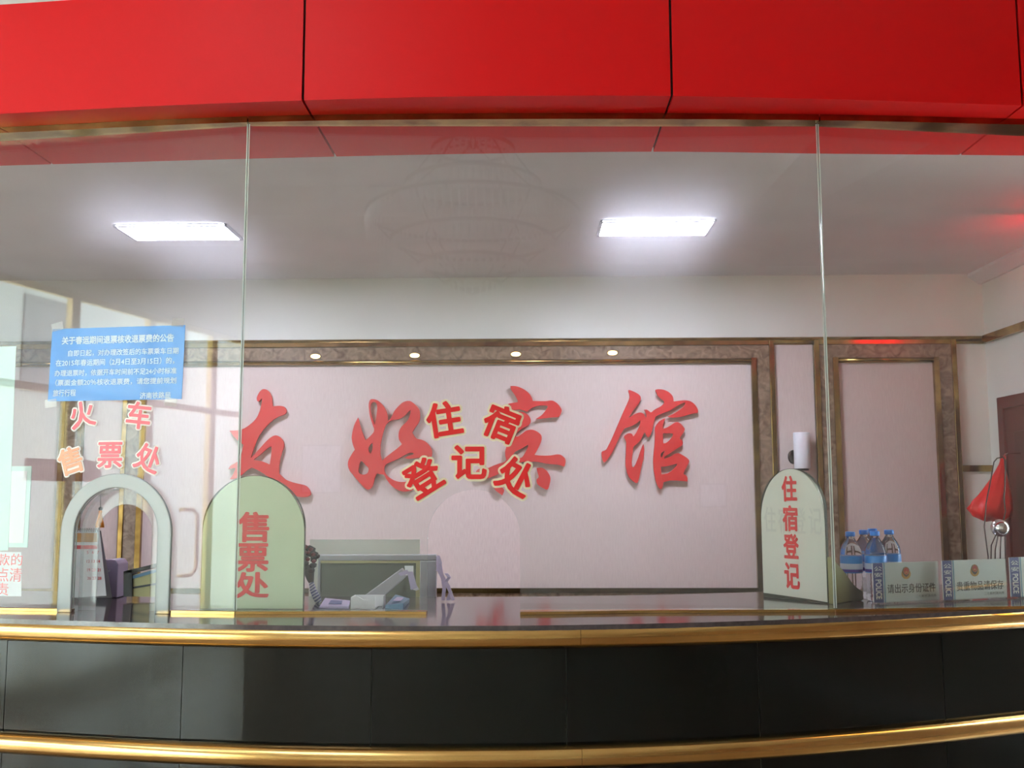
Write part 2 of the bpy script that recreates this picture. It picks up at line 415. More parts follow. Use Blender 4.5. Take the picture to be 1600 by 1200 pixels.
# framed wall panels: marble frame between two gold trims round a fabric field
def wall_panel(label, xo0, xo1, zo1, tr, mb, zb):
    t = thing('framed_wall_panel', label, 'wall panel', ((xo0+xo1)/2, YB, 0))
    def ring(bm, a, w, d, cv=False):
        x0, x1, z1 = xo0+a, xo1-a, zo1-a
        box(bm, x0, x0+w, YB-d, YB, zb, z1); box(bm, x1-w, x1, YB-d, YB, zb, z1)
        if cv: convex_strip(bm, x0+w, x1-w, z1-w, z1, YB-.004, d)
        else: box(bm, x0+w, x1-w, YB-d, YB, z1-w, z1)
    bm = NB(); ring(bm, 0, tr, .045); o = obj('gold_trim', bm, M['goldtrim'], t); bevel(o, .004)
    bm = NB(); ring(bm, tr, mb, .035); obj('marble_border', bm, M['marble'], t)
    bm = NB(); ring(bm, tr+mb, tr, .05, True); o = obj('gold_trim', bm, M['goldtrim'], t)
    bm = NB(); a = 2*tr+mb
    zf = onY(900, 918, YB).z
    box(bm, xo0+a, xo1-a, YB-.02, YB, zf, zo1-a); obj('fabric_field', bm, M['fabric'], t)
    bm = NB(); box(bm, xo0+a, xo1-a, YB-.045, YB, zf-.03, zf); o = obj('gold_trim', bm, M['goldtrim'], t)
    bm = NB(); box(bm, xo0+a, xo1-a, YB-.035, YB, zf-.12, zf-.03); obj('marble_border', bm, M['marble'], t)
    return t
xa, xb = onY(197, 600, YB).x, onY(1209, 600, YB).x
tr, mb = .034, .084
zo = zt0-.002
wall_panel('wide framed pink fabric wall panel behind the red calligraphy, with brown marble border', xa, xb, zo+tr*.9, tr, mb, .3)
xc, xd = onY(1271, 600, YB).x, onY(1493, 600, YB).x
wall_panel('narrow framed pink fabric wall panel with brown marble border, above the water bottles', xc, xd, zo+tr*.9, tr, mb, .3)
wall_panel('narrow framed pink fabric wall panel behind the left ticket window', xa-(xc-xb)-(xd-xc), xa-(xc-xb), zo+tr*.9, tr, mb, .3)
for nm_, a0, a1, lb in (('fabric_strip', xb, xc, 'upright pink fabric wall strip behind the white wall lamp'),
                    ('fabric_strip', xa-(xc-xb), xa, 'upright pink fabric wall strip seen through the arched ticket opening')):
    bm = NB(); box(bm, a0+.002, a1-.002, YB-.018, YB-.001, .3, zt0-.002); tag(obj(nm_, bm, M['fabric'], loc=((a0+a1)/2, YB, .3)), lb, 'wall panel')
# warm glowing ovals on the marble border, standing in for reflected lobby lamps
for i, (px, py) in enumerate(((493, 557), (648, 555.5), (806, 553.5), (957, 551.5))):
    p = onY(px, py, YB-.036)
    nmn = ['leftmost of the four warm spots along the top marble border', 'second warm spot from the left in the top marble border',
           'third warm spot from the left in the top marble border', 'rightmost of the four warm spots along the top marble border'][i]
    t = thing('warm_reflection_oval', 'small glowing oval for a lamp reflection, ' + nmn, 'lamp_reflection', p, 'warm lamp reflections on the marble border')
    bm = NB(); prism(bm, [(.03*math.cos(a*PI/10), .0135*math.sin(a*PI/10)) for a in range(20)], -.004, .006, T(p) @ WALLM); obj('glow_face', bm, M['spot'], t)
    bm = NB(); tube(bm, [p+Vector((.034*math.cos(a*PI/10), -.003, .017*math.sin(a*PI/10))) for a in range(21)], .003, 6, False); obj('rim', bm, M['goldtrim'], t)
# ceiling light panels
def light_panel(label, x0, x1, y0, y1):
    t = thing('ceiling_light_panel', label, 'ceiling light', ((x0+x1)/2, (y0+y1)/2, ZCEIL), 'white office ceiling light panels')
    bm = NB(); box(bm, x0, x1, y0, y1, ZCEIL-.012, ZCEIL-.006); obj('diffuser', bm, M['panel'], t)
    bm = NB(); w = .014
    for a in ((x0-w, x1+w, y0-w, y0), (x0-w, x1+w, y1, y1+w), (x0-w, x0, y0, y1), (x1, x1+w, y0, y1)): box(bm, *a, ZCEIL-.016, ZCEIL)
    obj('frame', bm, M['lgrey'], t)
p0, p1 = onZ(185, 350, ZCEIL), onZ(372, 371.5, ZCEIL)
light_panel('lit white ceiling light panel above the blue notice', onZ(198, 361, ZCEIL).x, onZ(362, 359, ZCEIL).x, p1.y, p0.y)
p0, p1 = onZ(943, 343, ZCEIL), onZ(935, 366, ZCEIL)
light_panel('lit white ceiling light panel right of the chandelier reflection, brighter glow around it', onZ(939, 355, ZCEIL).x, onZ(1107, 355, ZCEIL).x, p1.y, p0.y)
# ceiling coving at the right wall
bm = NB(); prism(bm, [(0, 0), (-.09, 0), (-.09, -.02), (-.02, -.07), (0, -.07)], 0, 3.1, Matrix(((1, 0, 0, XR), (0, 0, -1, YB), (0, 1, 0, ZCEIL), (0, 0, 0, 1)))); struct('trim_4', bm, M['ceil'])

# ------------------------------------------------------------------ red calligraphy on the wall panel
def glyph(name, label, cat_group, org, sc, loops):
    YG = YB-.045
    ref = onY(org[0]+600/sc, org[1]+600/sc, YG)
    LL = []
    for lp in loops:
        q = smoothpts(lp, 4); o_ = []
        for p in q:
            w_ = onY(org[0]+p.x/sc, org[1]+p.y/sc, YG); o_.append((w_.x-ref.x, w_.z-ref.z))
        LL.append(o_)
    bm = curve_bm(LL, .011)
    bmesh.ops.transform(bm, matrix=WALLM, verts=bm.verts)
    o = obj(name, bm, M['caligred'], local=True); o.location = ref
    tag(o, label, 'wall lettering', cat_group)
cg = 'raised red calligraphy characters on the pink panel'
glyph('calligraphy_character', 'raised red brush-style character \u53cb partly behind the pale green arched board', cg, (300, 580), 4.0, [
 [(450,112),(480,125),(500,165),(505,220,1),(560,218),(585,230),(592,255),(580,270),(530,290),(480,330),(430,390),(400,450),(375,520),(368,545,1),(420,490),(470,435),(510,405),(540,405),(570,435),(575,470),(560,520),(545,590),(545,640,1),(590,680),(650,700),(710,715),(738,745),(740,775),(700,788),(650,780),(620,765),(590,730),(530,690),(480,660,1),(420,622),(375,602,1),(345,620),(310,650),(270,672),(240,675,1),(262,640),(275,605,1),(250,608),(230,612,1),(245,590),(280,570),(300,555),(310,520),(325,460,1),(295,440),(265,410),(237,372,1),(300,368),(350,345),(400,300),(425,250),(440,190),(438,170,1),(420,190),(410,185),(408,165),(425,130)],
 [(500,470,1),(498,520),(488,585,1),(440,565),(385,553,1),(430,520),(470,485)]])
glyph('calligraphy_character', 'raised red brush-style character \u597d left of the red and cream window stickers', cg, (540, 610), 7.06, [
 [(140,300,1),(160,380),(185,460),(220,550,1),(260,520),(310,465),(318,430,1),(300,380),(275,300),(262,220),(258,150),(275,105),(310,98),(360,115),(420,175),(455,240),(465,300),(465,345,1),(500,310),(540,230),(600,160),(650,125),(710,118),(760,150),(810,205),(822,270),(815,340),(770,410),(735,465,1),(780,530),(840,545),(900,580),(945,640),(955,700),(940,750,1),(880,740),(800,745),(700,755),(650,745,1),(690,725),(750,705),(745,690),(700,690),(640,720),(570,760),(500,790),(450,815),(430,850),(432,900),(470,950),(530,990),(600,1010),(680,1010),(740,1040),(760,1080),(720,1105),(640,1115),(570,1095),(510,1050),(460,990),(425,930,1),(390,925),(345,918,1),(325,960),(310,1020),(290,1070),(255,1095),(220,1080),(150,1010),(90,940),(45,880),(28,820),(40,760),(80,690),(105,655,1),(80,590),(70,520),(80,450),(100,380)],
 [(320,130),(345,150),(352,200),(340,300),(325,385,1),(295,300),(275,200),(290,140)],
 [(300,580,1),(300,640),(280,700,1),(260,680),(252,640),(275,600)],
 [(180,780),(220,820),(255,860),(245,910),(200,930),(150,910),(145,860),(160,800)],
 [(720,215,1),(710,280),(680,340),(620,400),(590,460),(590,540),(625,595,1),(560,650),(480,710),(405,775,1),(385,700),(385,620),(400,530),(430,420),(455,370),(510,330),(580,320),(640,290),(690,240)]])
glyph('calligraphy_character', 'raised red brush-style character \u5bbe partly behind the red and cream window stickers', cg, (740, 590), 6.0, [
 [(345,80,1),(400,82),(460,105),(510,140),(545,185),(555,220,1),(620,222),(680,222),(730,215),(780,240),(820,290),(825,320),(800,370,1),(720,375),(640,385),(585,388,1),(640,350),(680,300),(695,270),(670,262),(600,265),(540,290),(500,320,1),(440,300),(380,305),(330,300),(290,330),(272,300),(330,245,1),(370,238),(410,232),(415,215,1),(385,160),(350,110)],
 [(430,320,1),(490,335),(530,380),(535,420),(515,445),(460,475),(400,525),(390,545),(410,555),(450,530),(500,495),(560,492),(620,525),(638,560),(630,610),(590,690),(570,725,1),(640,732),(720,730),(800,720),(850,750),(862,790),(850,835,1),(780,815),(690,810,1),(600,790),(520,790),(440,795),(380,820),(300,865),(200,920),(130,945),(60,968,1),(30,955),(25,880),(60,855),(130,850),(200,820),(290,790),(305,770,1),(295,710),(310,650),(350,580),(370,540),(360,490),(385,440),(405,380),(400,340)],
 [(512,628,1),(505,660),(480,710),(450,750),(400,760),(372,740),(385,700),(440,670)],
 [(190,940,1),(230,1000),(285,1050),(270,1105,1),(210,1060),(180,1010)],
 [(590,850,1),(640,845),(690,880),(720,940),(710,1010),(690,1050),(640,1030),(600,1000),(590,960),(610,930),(600,890)]])
glyph('calligraphy_character', 'raised red brush-style character \u9986 at the right end of the row, fully in view', cg, (930, 600), 7.059, [
 [(365,70),(400,75),(470,110),(500,150),(490,200),(440,265),(400,320),(370,375,1),(430,335),(490,315),(530,330),(558,375,1),(565,350),(555,315),(538,285,1),(570,285),(612,318,1),(660,280),(720,250),(755,215),(755,185),(710,150),(680,110),(665,70),(680,60),(740,62),(800,85),(845,125),(860,160),(862,195,1),(930,185),(1010,182),(1070,205),(1115,255),(1132,300),(1125,320,1),(1060,330),(960,360),(860,370),(795,360,1),(880,320),(950,270),(985,235),(990,210),(970,208),(900,245),(820,295),(740,325),(690,345),(660,370,1),(645,430),(630,500),(605,570),(585,590),(565,570),(545,535),(520,580),(490,630),(455,665),(420,690,1),(408,780),(402,850),(405,905),(420,920),(440,895),(475,810),(505,720),(530,665,1),(540,720),(530,820),(510,900),(490,1000),(475,1060),(458,1092),(420,1075),(370,1020),(340,930),(335,820),(340,720),(342,640),(320,590),(325,570),(360,545),(400,550),(420,580,1),(450,540),(480,480),(497,430),(495,400,1),(460,430),(400,465),(325,488,1),(290,540),(250,620),(200,730),(160,795),(120,850),(98,862),(80,830),(70,780),(75,745),(100,735),(125,720,1),(180,610),(240,470),(300,330),(360,200),(378,150),(375,110)],
 [(775,378,1),(755,420),(742,470),(745,495,1),(790,480),(840,450),(880,425),(920,425),(960,460),(985,495),(975,530),(940,580),(932,605),(955,620),(965,650),(955,675),(920,700),(860,740),(800,780),(762,803),(760,825,1),(830,800),(880,770),(920,765),(970,790),(1015,820),(1035,850),(1020,890),(985,950),(970,990,1),(1000,1010),(1015,1040),(1015,1075,1),(900,1065),(820,1065),(750,1085,1),(745,1120),(725,1160),(700,1140),(670,1080),(650,980),(640,860),(645,760),(655,660),(658,560),(662,480),(700,420),(740,390)],
 [(745,545,1),(800,545),(850,545),(855,570),(820,620),(780,650),(748,655,1)],
 [(725,765),(765,738),(752,770),(735,808),(722,805)],
 [(722,915,1),(800,905),(860,890),(900,880),(895,905),(850,950),(800,985),(730,998,1)]])

# ------------------------------------------------------------------ counter
t = thing('reception_counter', 'long curved reception counter with black stone front and two gold rails', 'counter', (0, 3.1, 0))
X0, X1 = -3.2, 3.2
XS = xs_(X0, X1, 64)
def sweep(bm, xs, prof, mi=0):
    """prof(x) -> list of (y, z)"""
    rows = [[bm.verts.new((x, y, z)) for y, z in prof(x)] for x in xs]
    k = len(rows[0])
    for A, B in zip(rows, rows[1:]):
        for j in range(k):
            f = bm.faces.new((A[j], A[(j+1) % k], B[(j+1) % k], B[j])); f.material_index = mi
    for q in (bm.faces.new(rows[0][::-1]), bm.faces.new(rows[-1])):
        for e in q.edges: e.smooth = False
bm = NB(); sweep(bm, XS, lambda x: [(rY(x)+.005, ZC-.03), (rY(x)+.005, ZC), (max(rY(x), 0)+.78, ZC), (rY(x)+.78, ZC-.03)]); obj('countertop', bm, M['ctop'], t)
FO = .045      # stone front set back from the rail edge
def frontY(x): return rY(x)+FO
seams = [onY(px, 1080, 2.9).x for px in (8, 284, 580, 885, 1186, 1475)]
for k in range(6):
    x_ = seams[k]
    for _ in range(4):
        px = (8, 284, 580, 885, 1186, 1475)[k]; x_ = onY(px, 1080, frontY(x_)).x
    seams[k] = x_
seams = [X0, seams[0]-.53, *seams, seams[-1]+.53, X1]
bm = NB()
for a, c in zip(seams, seams[1:]):
    if c-a < .02: continue
    sweep(bm, xs_(a+.0012, c-.0012, 6), lambda x: [(frontY(x), .05), (frontY(x), ZC-.03), (frontY(x)+.02, ZC-.03), (frontY(x)+.02, .05)])
obj('stone_front', bm, M['granite'], t)
bm = NB(); sweep(bm, XS, lambda x: [(frontY(x)+.004, .0), (frontY(x)+.004, ZC-.032), (frontY(x)+.1, ZC-.032), (frontY(x)+.1, 0)]); obj('joint_backing', bm, M['grout'], t)
bm = NB(); sweep(bm, XS, lambda x: [(rY(x)+.74, 0), (rY(x)+.74, ZC-.031), (rY(x)+.76, ZC-.031), (rY(x)+.76, 0)]); obj('back_board', bm, M['dgrey'], t)
def rail(zc, r, dy, a0, a1):
    bm = NB()
    def prof(x):
        # rounded nose: flat back, half-round front, slightly flattened
        p = []
        for j in range(19):
            a = -PI/2+PI*j/18
            p.append((rY(x)+dy-r*1.15*math.cos(a), zc+r*math.sin(a)))
        return p
    sweep(bm, xs_(a0, a1, 40), prof)
    for f in bm.faces: f.smooth = len(f.verts) == 4
    return bm
xj = onZ(905, 985, 1.06).x
zr = ZC-.034
obj('upper_rail', rail(zr, .033, .035, X0, xj-.0006), M['gold'], t); obj('upper_rail', rail(zr, .033, .035, xj+.0006, X1), M['gold'], t)
zl = onZ(850, 1167, 1).z
# depth 2.78 at centre, top of the lower rail
yl = rY(0); ztop2 = onY(850, 1168, yl+.01).z
obj('lower_rail', rail(ztop2-.031, .031, .035, X0, xj-.0006), M['gold'], t); obj('lower_rail', rail(ztop2-.031, .031, .035, xj+.0006, X1), M['gold'], t)
# desk on the office side
t = thing('staff_desk', 'low grey staff desk behind the counter, mostly hidden', 'desk', (0, 4.0, 0))
bm = NB(); box(bm, -1.5, 1.3, 3.95, 4.4, .72, .75); obj('desk_top', bm, M['lgrey'], t)
for x in (-1.45, 1.25):
    bm = NB(); box(bm, x-.02, x+.02, 3.97, 4.38, 0, .72); obj('leg', bm, M['dgrey'], t)

# ------------------------------------------------------------------ red fascia
t = thing('red_fascia', 'glossy red curved fascia panel band above the glass', 'fascia', (0, 2.9, ZS))
ZF1 = 3.015
jx = [onZ(px, py, ZS).x for px, py in ((473, 157), (1050, 150), (1598, 165))]
jx = [jx[0]-1.05-1.05, jx[0]-1.05, *jx, jx[2]+1.05]
for a, c in zip(jx, jx[1:]):
    g = .004
    bm = NB(); sweep(bm, xs_(a+g, c-g, 12), lambda x: [(fY(x), ZS), (fY(x), ZF1), (fY(x)+.01, ZF1), (fY(x)+.01, ZS+.01), (iY(x)-.01, ZS+.01), (iY(x)-.01, ZCEIL-.003), (iY(x), ZCEIL-.003), (iY(x), ZS)])
    obj('fascia_panel', bm, M['red'], t)
bm = NB(); sweep(bm, xs_(jx[0], jx[-1], 40), lambda x: [(fY(x)+.012, ZS+.012), (fY(x)+.012, ZF1-.003), (fY(x)+.1, ZF1-.003), (fY(x)+.1, ZCEIL-.006), (iY(x)-.012, ZCEIL-.006), (iY(x)-.012, ZS+.012)]); obj('core', bm, M['joint'], t)

# ------------------------------------------------------------------ glass screen
def arch_loop(w, h, seg=24, k=1.0):
    """outline from bottom left up over the arch to bottom right; springing at h - k*w/2"""
    r = w/2; zs = h-r*k; return [(-r, 0)]+[(-r*math.cos(PI*i/seg), zs+r*k*math.sin(PI*i/seg)) for i in range(seg+1)]+[(r, 0)]
def pane(label, x0, x1, holes, seam_l, seam_r):
    """flat grid cut out in (x, z) then wrapped on the screen surface, 10 mm thick, polished edges"""
    zlo, zhi = ZC+.012, ZS-.012
    out = [(x0, zlo)]
    xs = []
    for hx, w_, h_ in sorted(holes): 
        a = arch_loop(w_, h_); out += [(hx+p[0], zlo if p[1] == 0 else ZC+p[1]) for p in a]
    out += [(x1, zlo), (x1, zhi)]
    nseg = 12
    out += [(x1+(x0-x1)*i/nseg, zhi) for i in range(1, nseg)] + [(x0, zhi)]
    bm = curve_bm([out], .5)
    bm.normal_update()
    for f in bm.faces:
        if abs(f.normal.z) < .5: f.material_index = 1
    for v in bm.verts:
        x, z, d = v.co; v.co = Vector((x, gY(x, z)+.010*(d < 0), z))
    cx = (x0+x1)/2
    t = thing('glass_screen_pane', label, 'glass screen', (cx, gY(cx, ZC), ZC), 'tall glass screen panes on the counter')
    obj('glass_sheet', bm, [M['glass'], M['glass_edge']], t)
    for flag, xe, sg in ((seam_l, x0, 1), (seam_r, x1, -1)):
        if flag:
            bm = NB(); Y_ = gY(xe, 0); box(bm, min(xe, xe+sg*.003), max(xe, xe+sg*.003), Y_-.001, Y_-.0002, ZC+.013, ZS-.022); obj('bright_edge_strip', bm, M['edgestrip'], t)  # pale strip added to brighten the seam along polished pane edges
    # brass bottom channels between the openings
    cuts = [x0]; 
    for hx, w_, h_ in sorted(holes): cuts += [hx-w_/2, hx+w_/2]
    cuts.append(x1)
    for a, c in zip(cuts[::2], cuts[1::2]):
        bm = NB()
        sweep(bm, xs_(a, c, 10), lambda x: [(gbY(x), ZC+.0005), (gbY(x), ZC+.009), (gY(x, ZC)+.016, ZC+.009), (gY(x, ZC)+.016, ZC+.0005)])
        obj('bottom_channel', bm, M['gold'], t)
    bm = NB(); sweep(bm, xs_(x0, x1, 12), lambda x: [(gtY(x)-.004, ZS-.020), (gtY(x)-.004, ZS-.0005), (gY(x, ZS-.01)+.024, ZS-.0005), (gY(x, ZS-.01)+.024, ZS-.020)])
    obj('top_channel', bm, M['goldtrim'], t)
    return t
aL0, aL1 = hitG(113, 955), hitG(245, 957); aLx = (aL0.x+aL1.x)/2; aLw = aL1.x-aL0.x; aLh = hitG(180, 762).z-ZC
cL0, cL1 = hitG(667, 960), hitG(813, 961); cX = (cL0.x+cL1.x)/2; cW = cL1.x-cL0.x; cH = hitG(740, 765).z-ZC
pane('left glass pane with arched ticket opening, blue notice and pink stickers on it', -3.1, XS1-.002, [(aLx, aLw, aLh)], 0, 1)
pane('wide middle glass pane with a clear arched opening and red and cream stickers', XS1+.002, XS2-.002, [(cX, cW, cH)], 1, 1)
pane('right glass pane in front of the water bottles and police signs', XS2+.002, 3.1, [], 1, 0)
# frosted arch collar and inner clear arch plate round the left opening
def arch_ring(bm, w0, h0, w1, h1, a, b_, M4, sh=0):
    A = arch_loop(w0, h0, 28); B = arch_loop(w1, h1, 28); k = len(A); B = [(p[0]+sh, p[1]) for p in B]
    V = [[bm.verts.new(M4 @ Vector((p[0], p[1], z))) for p in L] for L in (A, B) for z in (a, b_)]
    o0, o1, i0, i1 = V
    for i in range(k-1):
        for q in ((o0[i], o0[i+1], o1[i+1], o1[i]), (i0[i+1], i0[i], i1[i], i1[i+1]), (o1[i], o1[i+1], i1[i+1], i1[i]), (o0[i+1], o0[i], i0[i], i0[i+1])): bm.faces.new(q)
    for i in (0, k-1): bm.faces.new((o0[i], o1[i], i1[i], i0[i]))
fr = gframe(180, 950); 
tx = Vector(fr.col[0][:3]); nn = Vector((tx.y, -tx.x, 0)).normalized(); tx = Vector((-nn.y, nn.x, 0))
base = Vector((aLx, gY(aLx, ZC), ZC))
AM = Matrix(((tx.x, 0, nn.x, base.x), (tx.y, 0, nn.y, base.y), (0, 1, 0, base.z), (0, 0, 0, 1)))
t = thing('arched_window_surround', 'frosted arched surround round the left ticket opening', 'window surround', mw=AM)
pxm = cW/146.0
bm = NB(); arch_ring(bm, aLw+.092, aLh+.044, aLw, aLh, .002, .014, Matrix()); o = obj('frosted_collar', bm, M['frost'], t, local=True); bevel(o, .003)
bm = NB(); arch_ring(bm, aLw+.02, aLh+.01, aLw*.655, aLh-.052, -.05, -.044, Matrix()); obj('clear_inner_plate', bm, M['innerplate'], t, local=True)
bm = NB(); arch_ring(bm, aLw-.001, aLh-.001, aLw-.006, aLh-.004, -.044, .002, Matrix()); obj('edge_band', bm, M['acrylic'], t, local=True)

# ------------------------------------------------------------------ lettering stickers on the glass
def sticker(ch, px, py, size_px, rot, label, grp, mr, mo, bold=.03, edge=.062, name='letter_sticker'):
    f = gframe(px, py, -.002) @ Rz(math.radians(rot))
    s = size_px/1550*3.0
    t = thing(name, label, 'sticker', mw=f, group=grp)
    a = text_bm(ch, s, bold=bold+edge, ext=.0004)
    obj('border', a, mo, t, local=True)
    c = text_bm(ch, s, bold=bold, ext=.0004); bmesh.ops.translate(c, verts=c.verts, vec=(0, 0, .0014))
    obj('lettering', c, mr, t, local=True)
g1 = 'red and cream window stickers over the middle opening'
for ch, px, py, r, lb in (('\u4f4f', 694, 655, 9, 'red sticker character \u4f4f with cream border, top left of the middle group'),
                    ('\u5bbf', 783, 661, -22, 'red sticker character \u5bbf with cream border, top right of the middle group'),
                    ('\u767b', 661, 746, 32, 'red tilted sticker character \u767b with cream border, over the foot of \u597d'),
                    ('\u8bb0', 733, 722, 0, 'red upright sticker character \u8bb0 with cream border, directly above the arched opening'),
                    ('\u5904', 806, 745, -28, 'red tilted sticker character \u5904 with cream border, right of the arched opening top')):
    sticker(ch, px, py, 58, r, lb, g1, M['stred'], M['cream'], name='character_sticker')
g2 = 'pink and white window stickers over the left opening'
for ch, px, py, r, mm, lb in (('\u706b', 129, 648, 12, 'stpink', 'pink sticker character \u706b with white border, under the left of the blue notice'),
                    ('\u8f66', 217, 649, -6, 'stpink', 'pink sticker character \u8f66 with white border, under the right of the blue notice'),
                    ('\u552e', 110, 720, 17, 'storange', 'faded orange sticker character \u552e with white border, left above the arch'),
                    ('\u7968', 172, 711, 0, 'stpink', 'faded pink sticker character \u7968 with white border, over the arch top'),
                    ('\u5904', 232, 716, -20, 'stpink', 'pink sticker character \u5904 with white border, right above the arch')):
    sticker(ch, px, py, 46, r, lb, g2, M[mm], M['whitest'], bold=.02, edge=.055, name='character_sticker')
# blue notice
f = gframe(182, 568, -.002)
w_, h_ = (hitG(287, 568)-hitG(78, 568)).length, (hitG(182, 512)-hitG(182, 626)).length
t = thing('blue_notice', 'blue printed notice with white Chinese text taped to the left glass', 'notice', mw=f)
bm = NB(); prism(bm, [(-w_/2-.002, -h_/2), (w_/2-.004, -h_/2), (w_/2, h_/2), (-w_/2+.002, h_/2)], 0, .0006); obj('sheet', bm, M['blue'], t, local=True)
u = w_/209
bm = NB()
def line(s, xl, xr, y, hh, bold=.01):
    a = text_bm(s, .03, w=(xr-xl)*u, h=hh*u, bold=bold, ext=.0002, M4=T(((xl+xr)/2*u-w_/2, h_/2-y*u, .0011))); merge(bm, a)
line('\u5173\u4e8e\u6625\u8fd0\u671f\u95f4\u9000\u7968\u6838\u6536\u9000\u7968\u8d39\u7684\u516c\u544a', 17, 192, 18, 12, .03)
line('\u81ea\u5373\u65e5\u8d77\uff0c\u5bf9\u529e\u7406\u6539\u7b7e\u540e\u7684\u8f66\u7968\u4e58\u8f66\u65e5\u671f', 28, 200, 37, 9.5, .015)
line('\u57282015\u5e74\u6625\u8fd0\u671f\u95f4\uff082\u67084\u65e5\u81f33\u670815\u65e5\uff09\u7684\uff0c', 9, 194, 51, 10, .015)
line('\u529e\u7406\u9000\u7968\u65f6\uff0c\u4f9d\u636e\u5f00\u8f66\u65f6\u95f4\u524d\u4e0d\u8db324\u5c0f\u65f6\u6807\u51c6', 8, 198, 66, 9.5, .015)
line('\uff08\u7968\u9762\u91d1\u989d20\uff05\u6838\u6536\u9000\u7968\u8d39\uff0c\u8bf7\u60a8\u63d0\u524d\u89c4\u5212', 10, 198, 80, 9.5, .015)
line('\u65c5\u884c\u884c\u7a0b', 7, 43, 95, 10, .015)
line('\u6d4e\u5357\u94c1\u8def\u5c40', 143, 190, 101, 9.5, .015)
obj('printed_text', bm, M['ink'], t, local=True)
for xx, yy, s in ((-w_/2+.02, h_/2+.006, .4), (w_/2-.025, h_/2+.008, -.2), (-w_/2+.01, -h_/2-.008, .2), (w_/2-.04, -h_/2-.01, -.3)):
    bm = NB(); prism(bm, [(-.02, -.012), (.02, -.012), (.02, .014), (-.02, .014)], .0008, .0012, T((xx, yy, .0008)) @ Rz(s*.5)); obj('clear_tape', bm, M['tape'], t, local=True)
# reflection stand-in and papers at the far left, behind the glass
f = gframe(5, 700, .016)
t = thing('reflection_sheet', 'tall pale teal sheet behind the glass at the far left edge, standing in for a reflection', 'paper', mw=f)  # solid pale sheet put where a reflection shows
bm = NB(); a = (hitG(5, 541)-hitG(5, 700)).length; c = (hitG(5, 861)-hitG(5, 700)).length; rr = (hitG(17, 700)-hitG(5, 700)).length
prism(bm, [(-.18, -c), (rr+.01, -c), (rr, a), (-.18, a)], 0, .0008); obj('sheet', bm, M['paleteal'], t, local=True)
f = gframe(20, 898, .014)
t = thing('paper_sign', 'white paper with red Chinese writing behind the glass at lower left', 'sign', mw=f)
k = 3.05/1550
bm = NB(); prism(bm, [(-.16, -34*k), (17*k, -34*k), (13*k, 36*k), (-.16, 36*k)], 0, .0008); obj('sheet', bm, M['paper'], t, local=True)
bm = NB()
for s, cx_, cy_, hh in (('\u6b3e\u7684', -6, 24, 19), ('\u70b9\u6e05', -6, 0, 22), ('\u8d23', -17, -23, 20)):
    merge(bm, text_bm(s, .04, w=(44 if len(s) == 2 else 22)*k, h=hh*k, bold=.004, ext=.0002, M4=T((cx_*k, cy_*k, .0012))))
obj('red_lettering', bm, M['stred'], t, local=True)
f = gframe(38, 792, .020)
t = thing('picture_frame', 'pale narrow framed sheet behind the glass beside the far left paper', 'frame', mw=f)
bm = NB(); prism(bm, [(-.07, -65*k), (10*k, -65*k), (10*k, 66*k), (-.07, 66*k)], 0, .003); obj('border', bm, M['paleteal'], t, local=True)
bm = NB(); prism(bm, [(-.07, -58*k), (3*k, -58*k), (3*k, 58*k), (-.07, 58*k)], .003, .004); obj('sheet', bm, M['paper'], t, local=True)

# ------------------------------------------------------------------ arched boards
def board_mat(pb_l, pb_r, z=ZC+.001):
    """frame of an upright board standing on the counter between two floor pixels"""
    A, B = onZ(*pb_l, z), onZ(*pb_r, z)
    tx = (B-A).normalized(); nn = Vector((tx.y, -tx.x, 0))
    c = (A+B)/2
    return Matrix(((tx.x, 0, nn.x, c.x), (tx.y, 0, nn.y, c.y), (0, 1, 0, c.z), (0, 0, 0, 1))), (B-A).length
bmM, bw = board_mat((313, 951), (473, 951.5))
t = thing('arched_board', 'pale green arched board lettered \u552e\u7968\u5904 standing behind the glass seam', 'board', mw=bmM)
hB = onY(393, 744, bmM.translation.y).z-ZC
A = arch_loop(bw, hB, 30, 1.12)
bm = NB(); prism(bm, A, -.012, 0); obj('panel', bm, M['board'], t, local=True)
bm = NB(); arch_ring(bm, bw+.003, hB+.0015, bw-.001, hB-.001, -.0125, -.001, Matrix()); obj('dark_edge', bm, M['boardedge'], t, local=True)
kb = bw/160
bm = NB()
for ch, cy_, hh, ww in (('\u552e', 826, 47, 50), ('\u7968', 873, 44, 50), ('\u5904', 915, 40, 54)):
    merge(bm, text_bm(ch, .1, w=ww*kb, h=hh*kb, bold=.028, ext=.0004, M4=T((0*kb, (951-cy_)*kb, .001))))
obj('red_lettering', bm, M['stred'], t, local=True)
bm = NB(); prism(bm, [(0, 0), (-.11, 0), (0, .2)], -.006, .006, T((0, 0, -.012)) @ Matrix(((0, 0, 1, 0), (0, 1, 0, 0), (1, 0, 0, 0), (0, 0, 0, 1)))); obj('rear_support', bm, M['olive'], t, local=True)
bmM, bw = board_mat((1193, 931.5), (1293, 943))
t = thing('arched_board', 'off-white arched board lettered \u4f4f\u5bbf\u767b\u8bb0, turned sideways beside the bottles', 'board', mw=bmM)
mid = bmM.translation
hB = onY(1238, 733, mid.y-.02).z-ZC
A = arch_loop(bw, hB, 30, 1.25)
bm = NB(); prism(bm, A, -.012, 0); obj('panel', bm, M['board2'], t, local=True)
bm = NB(); arch_ring(bm, bw+.003, hB+.0015, bw-.001, hB-.001, -.0125, -.001, Matrix()); obj('dark_edge', bm, M['boardedge'], t, local=True)  # dark ring puts the shading of the board's thickness and back into colour
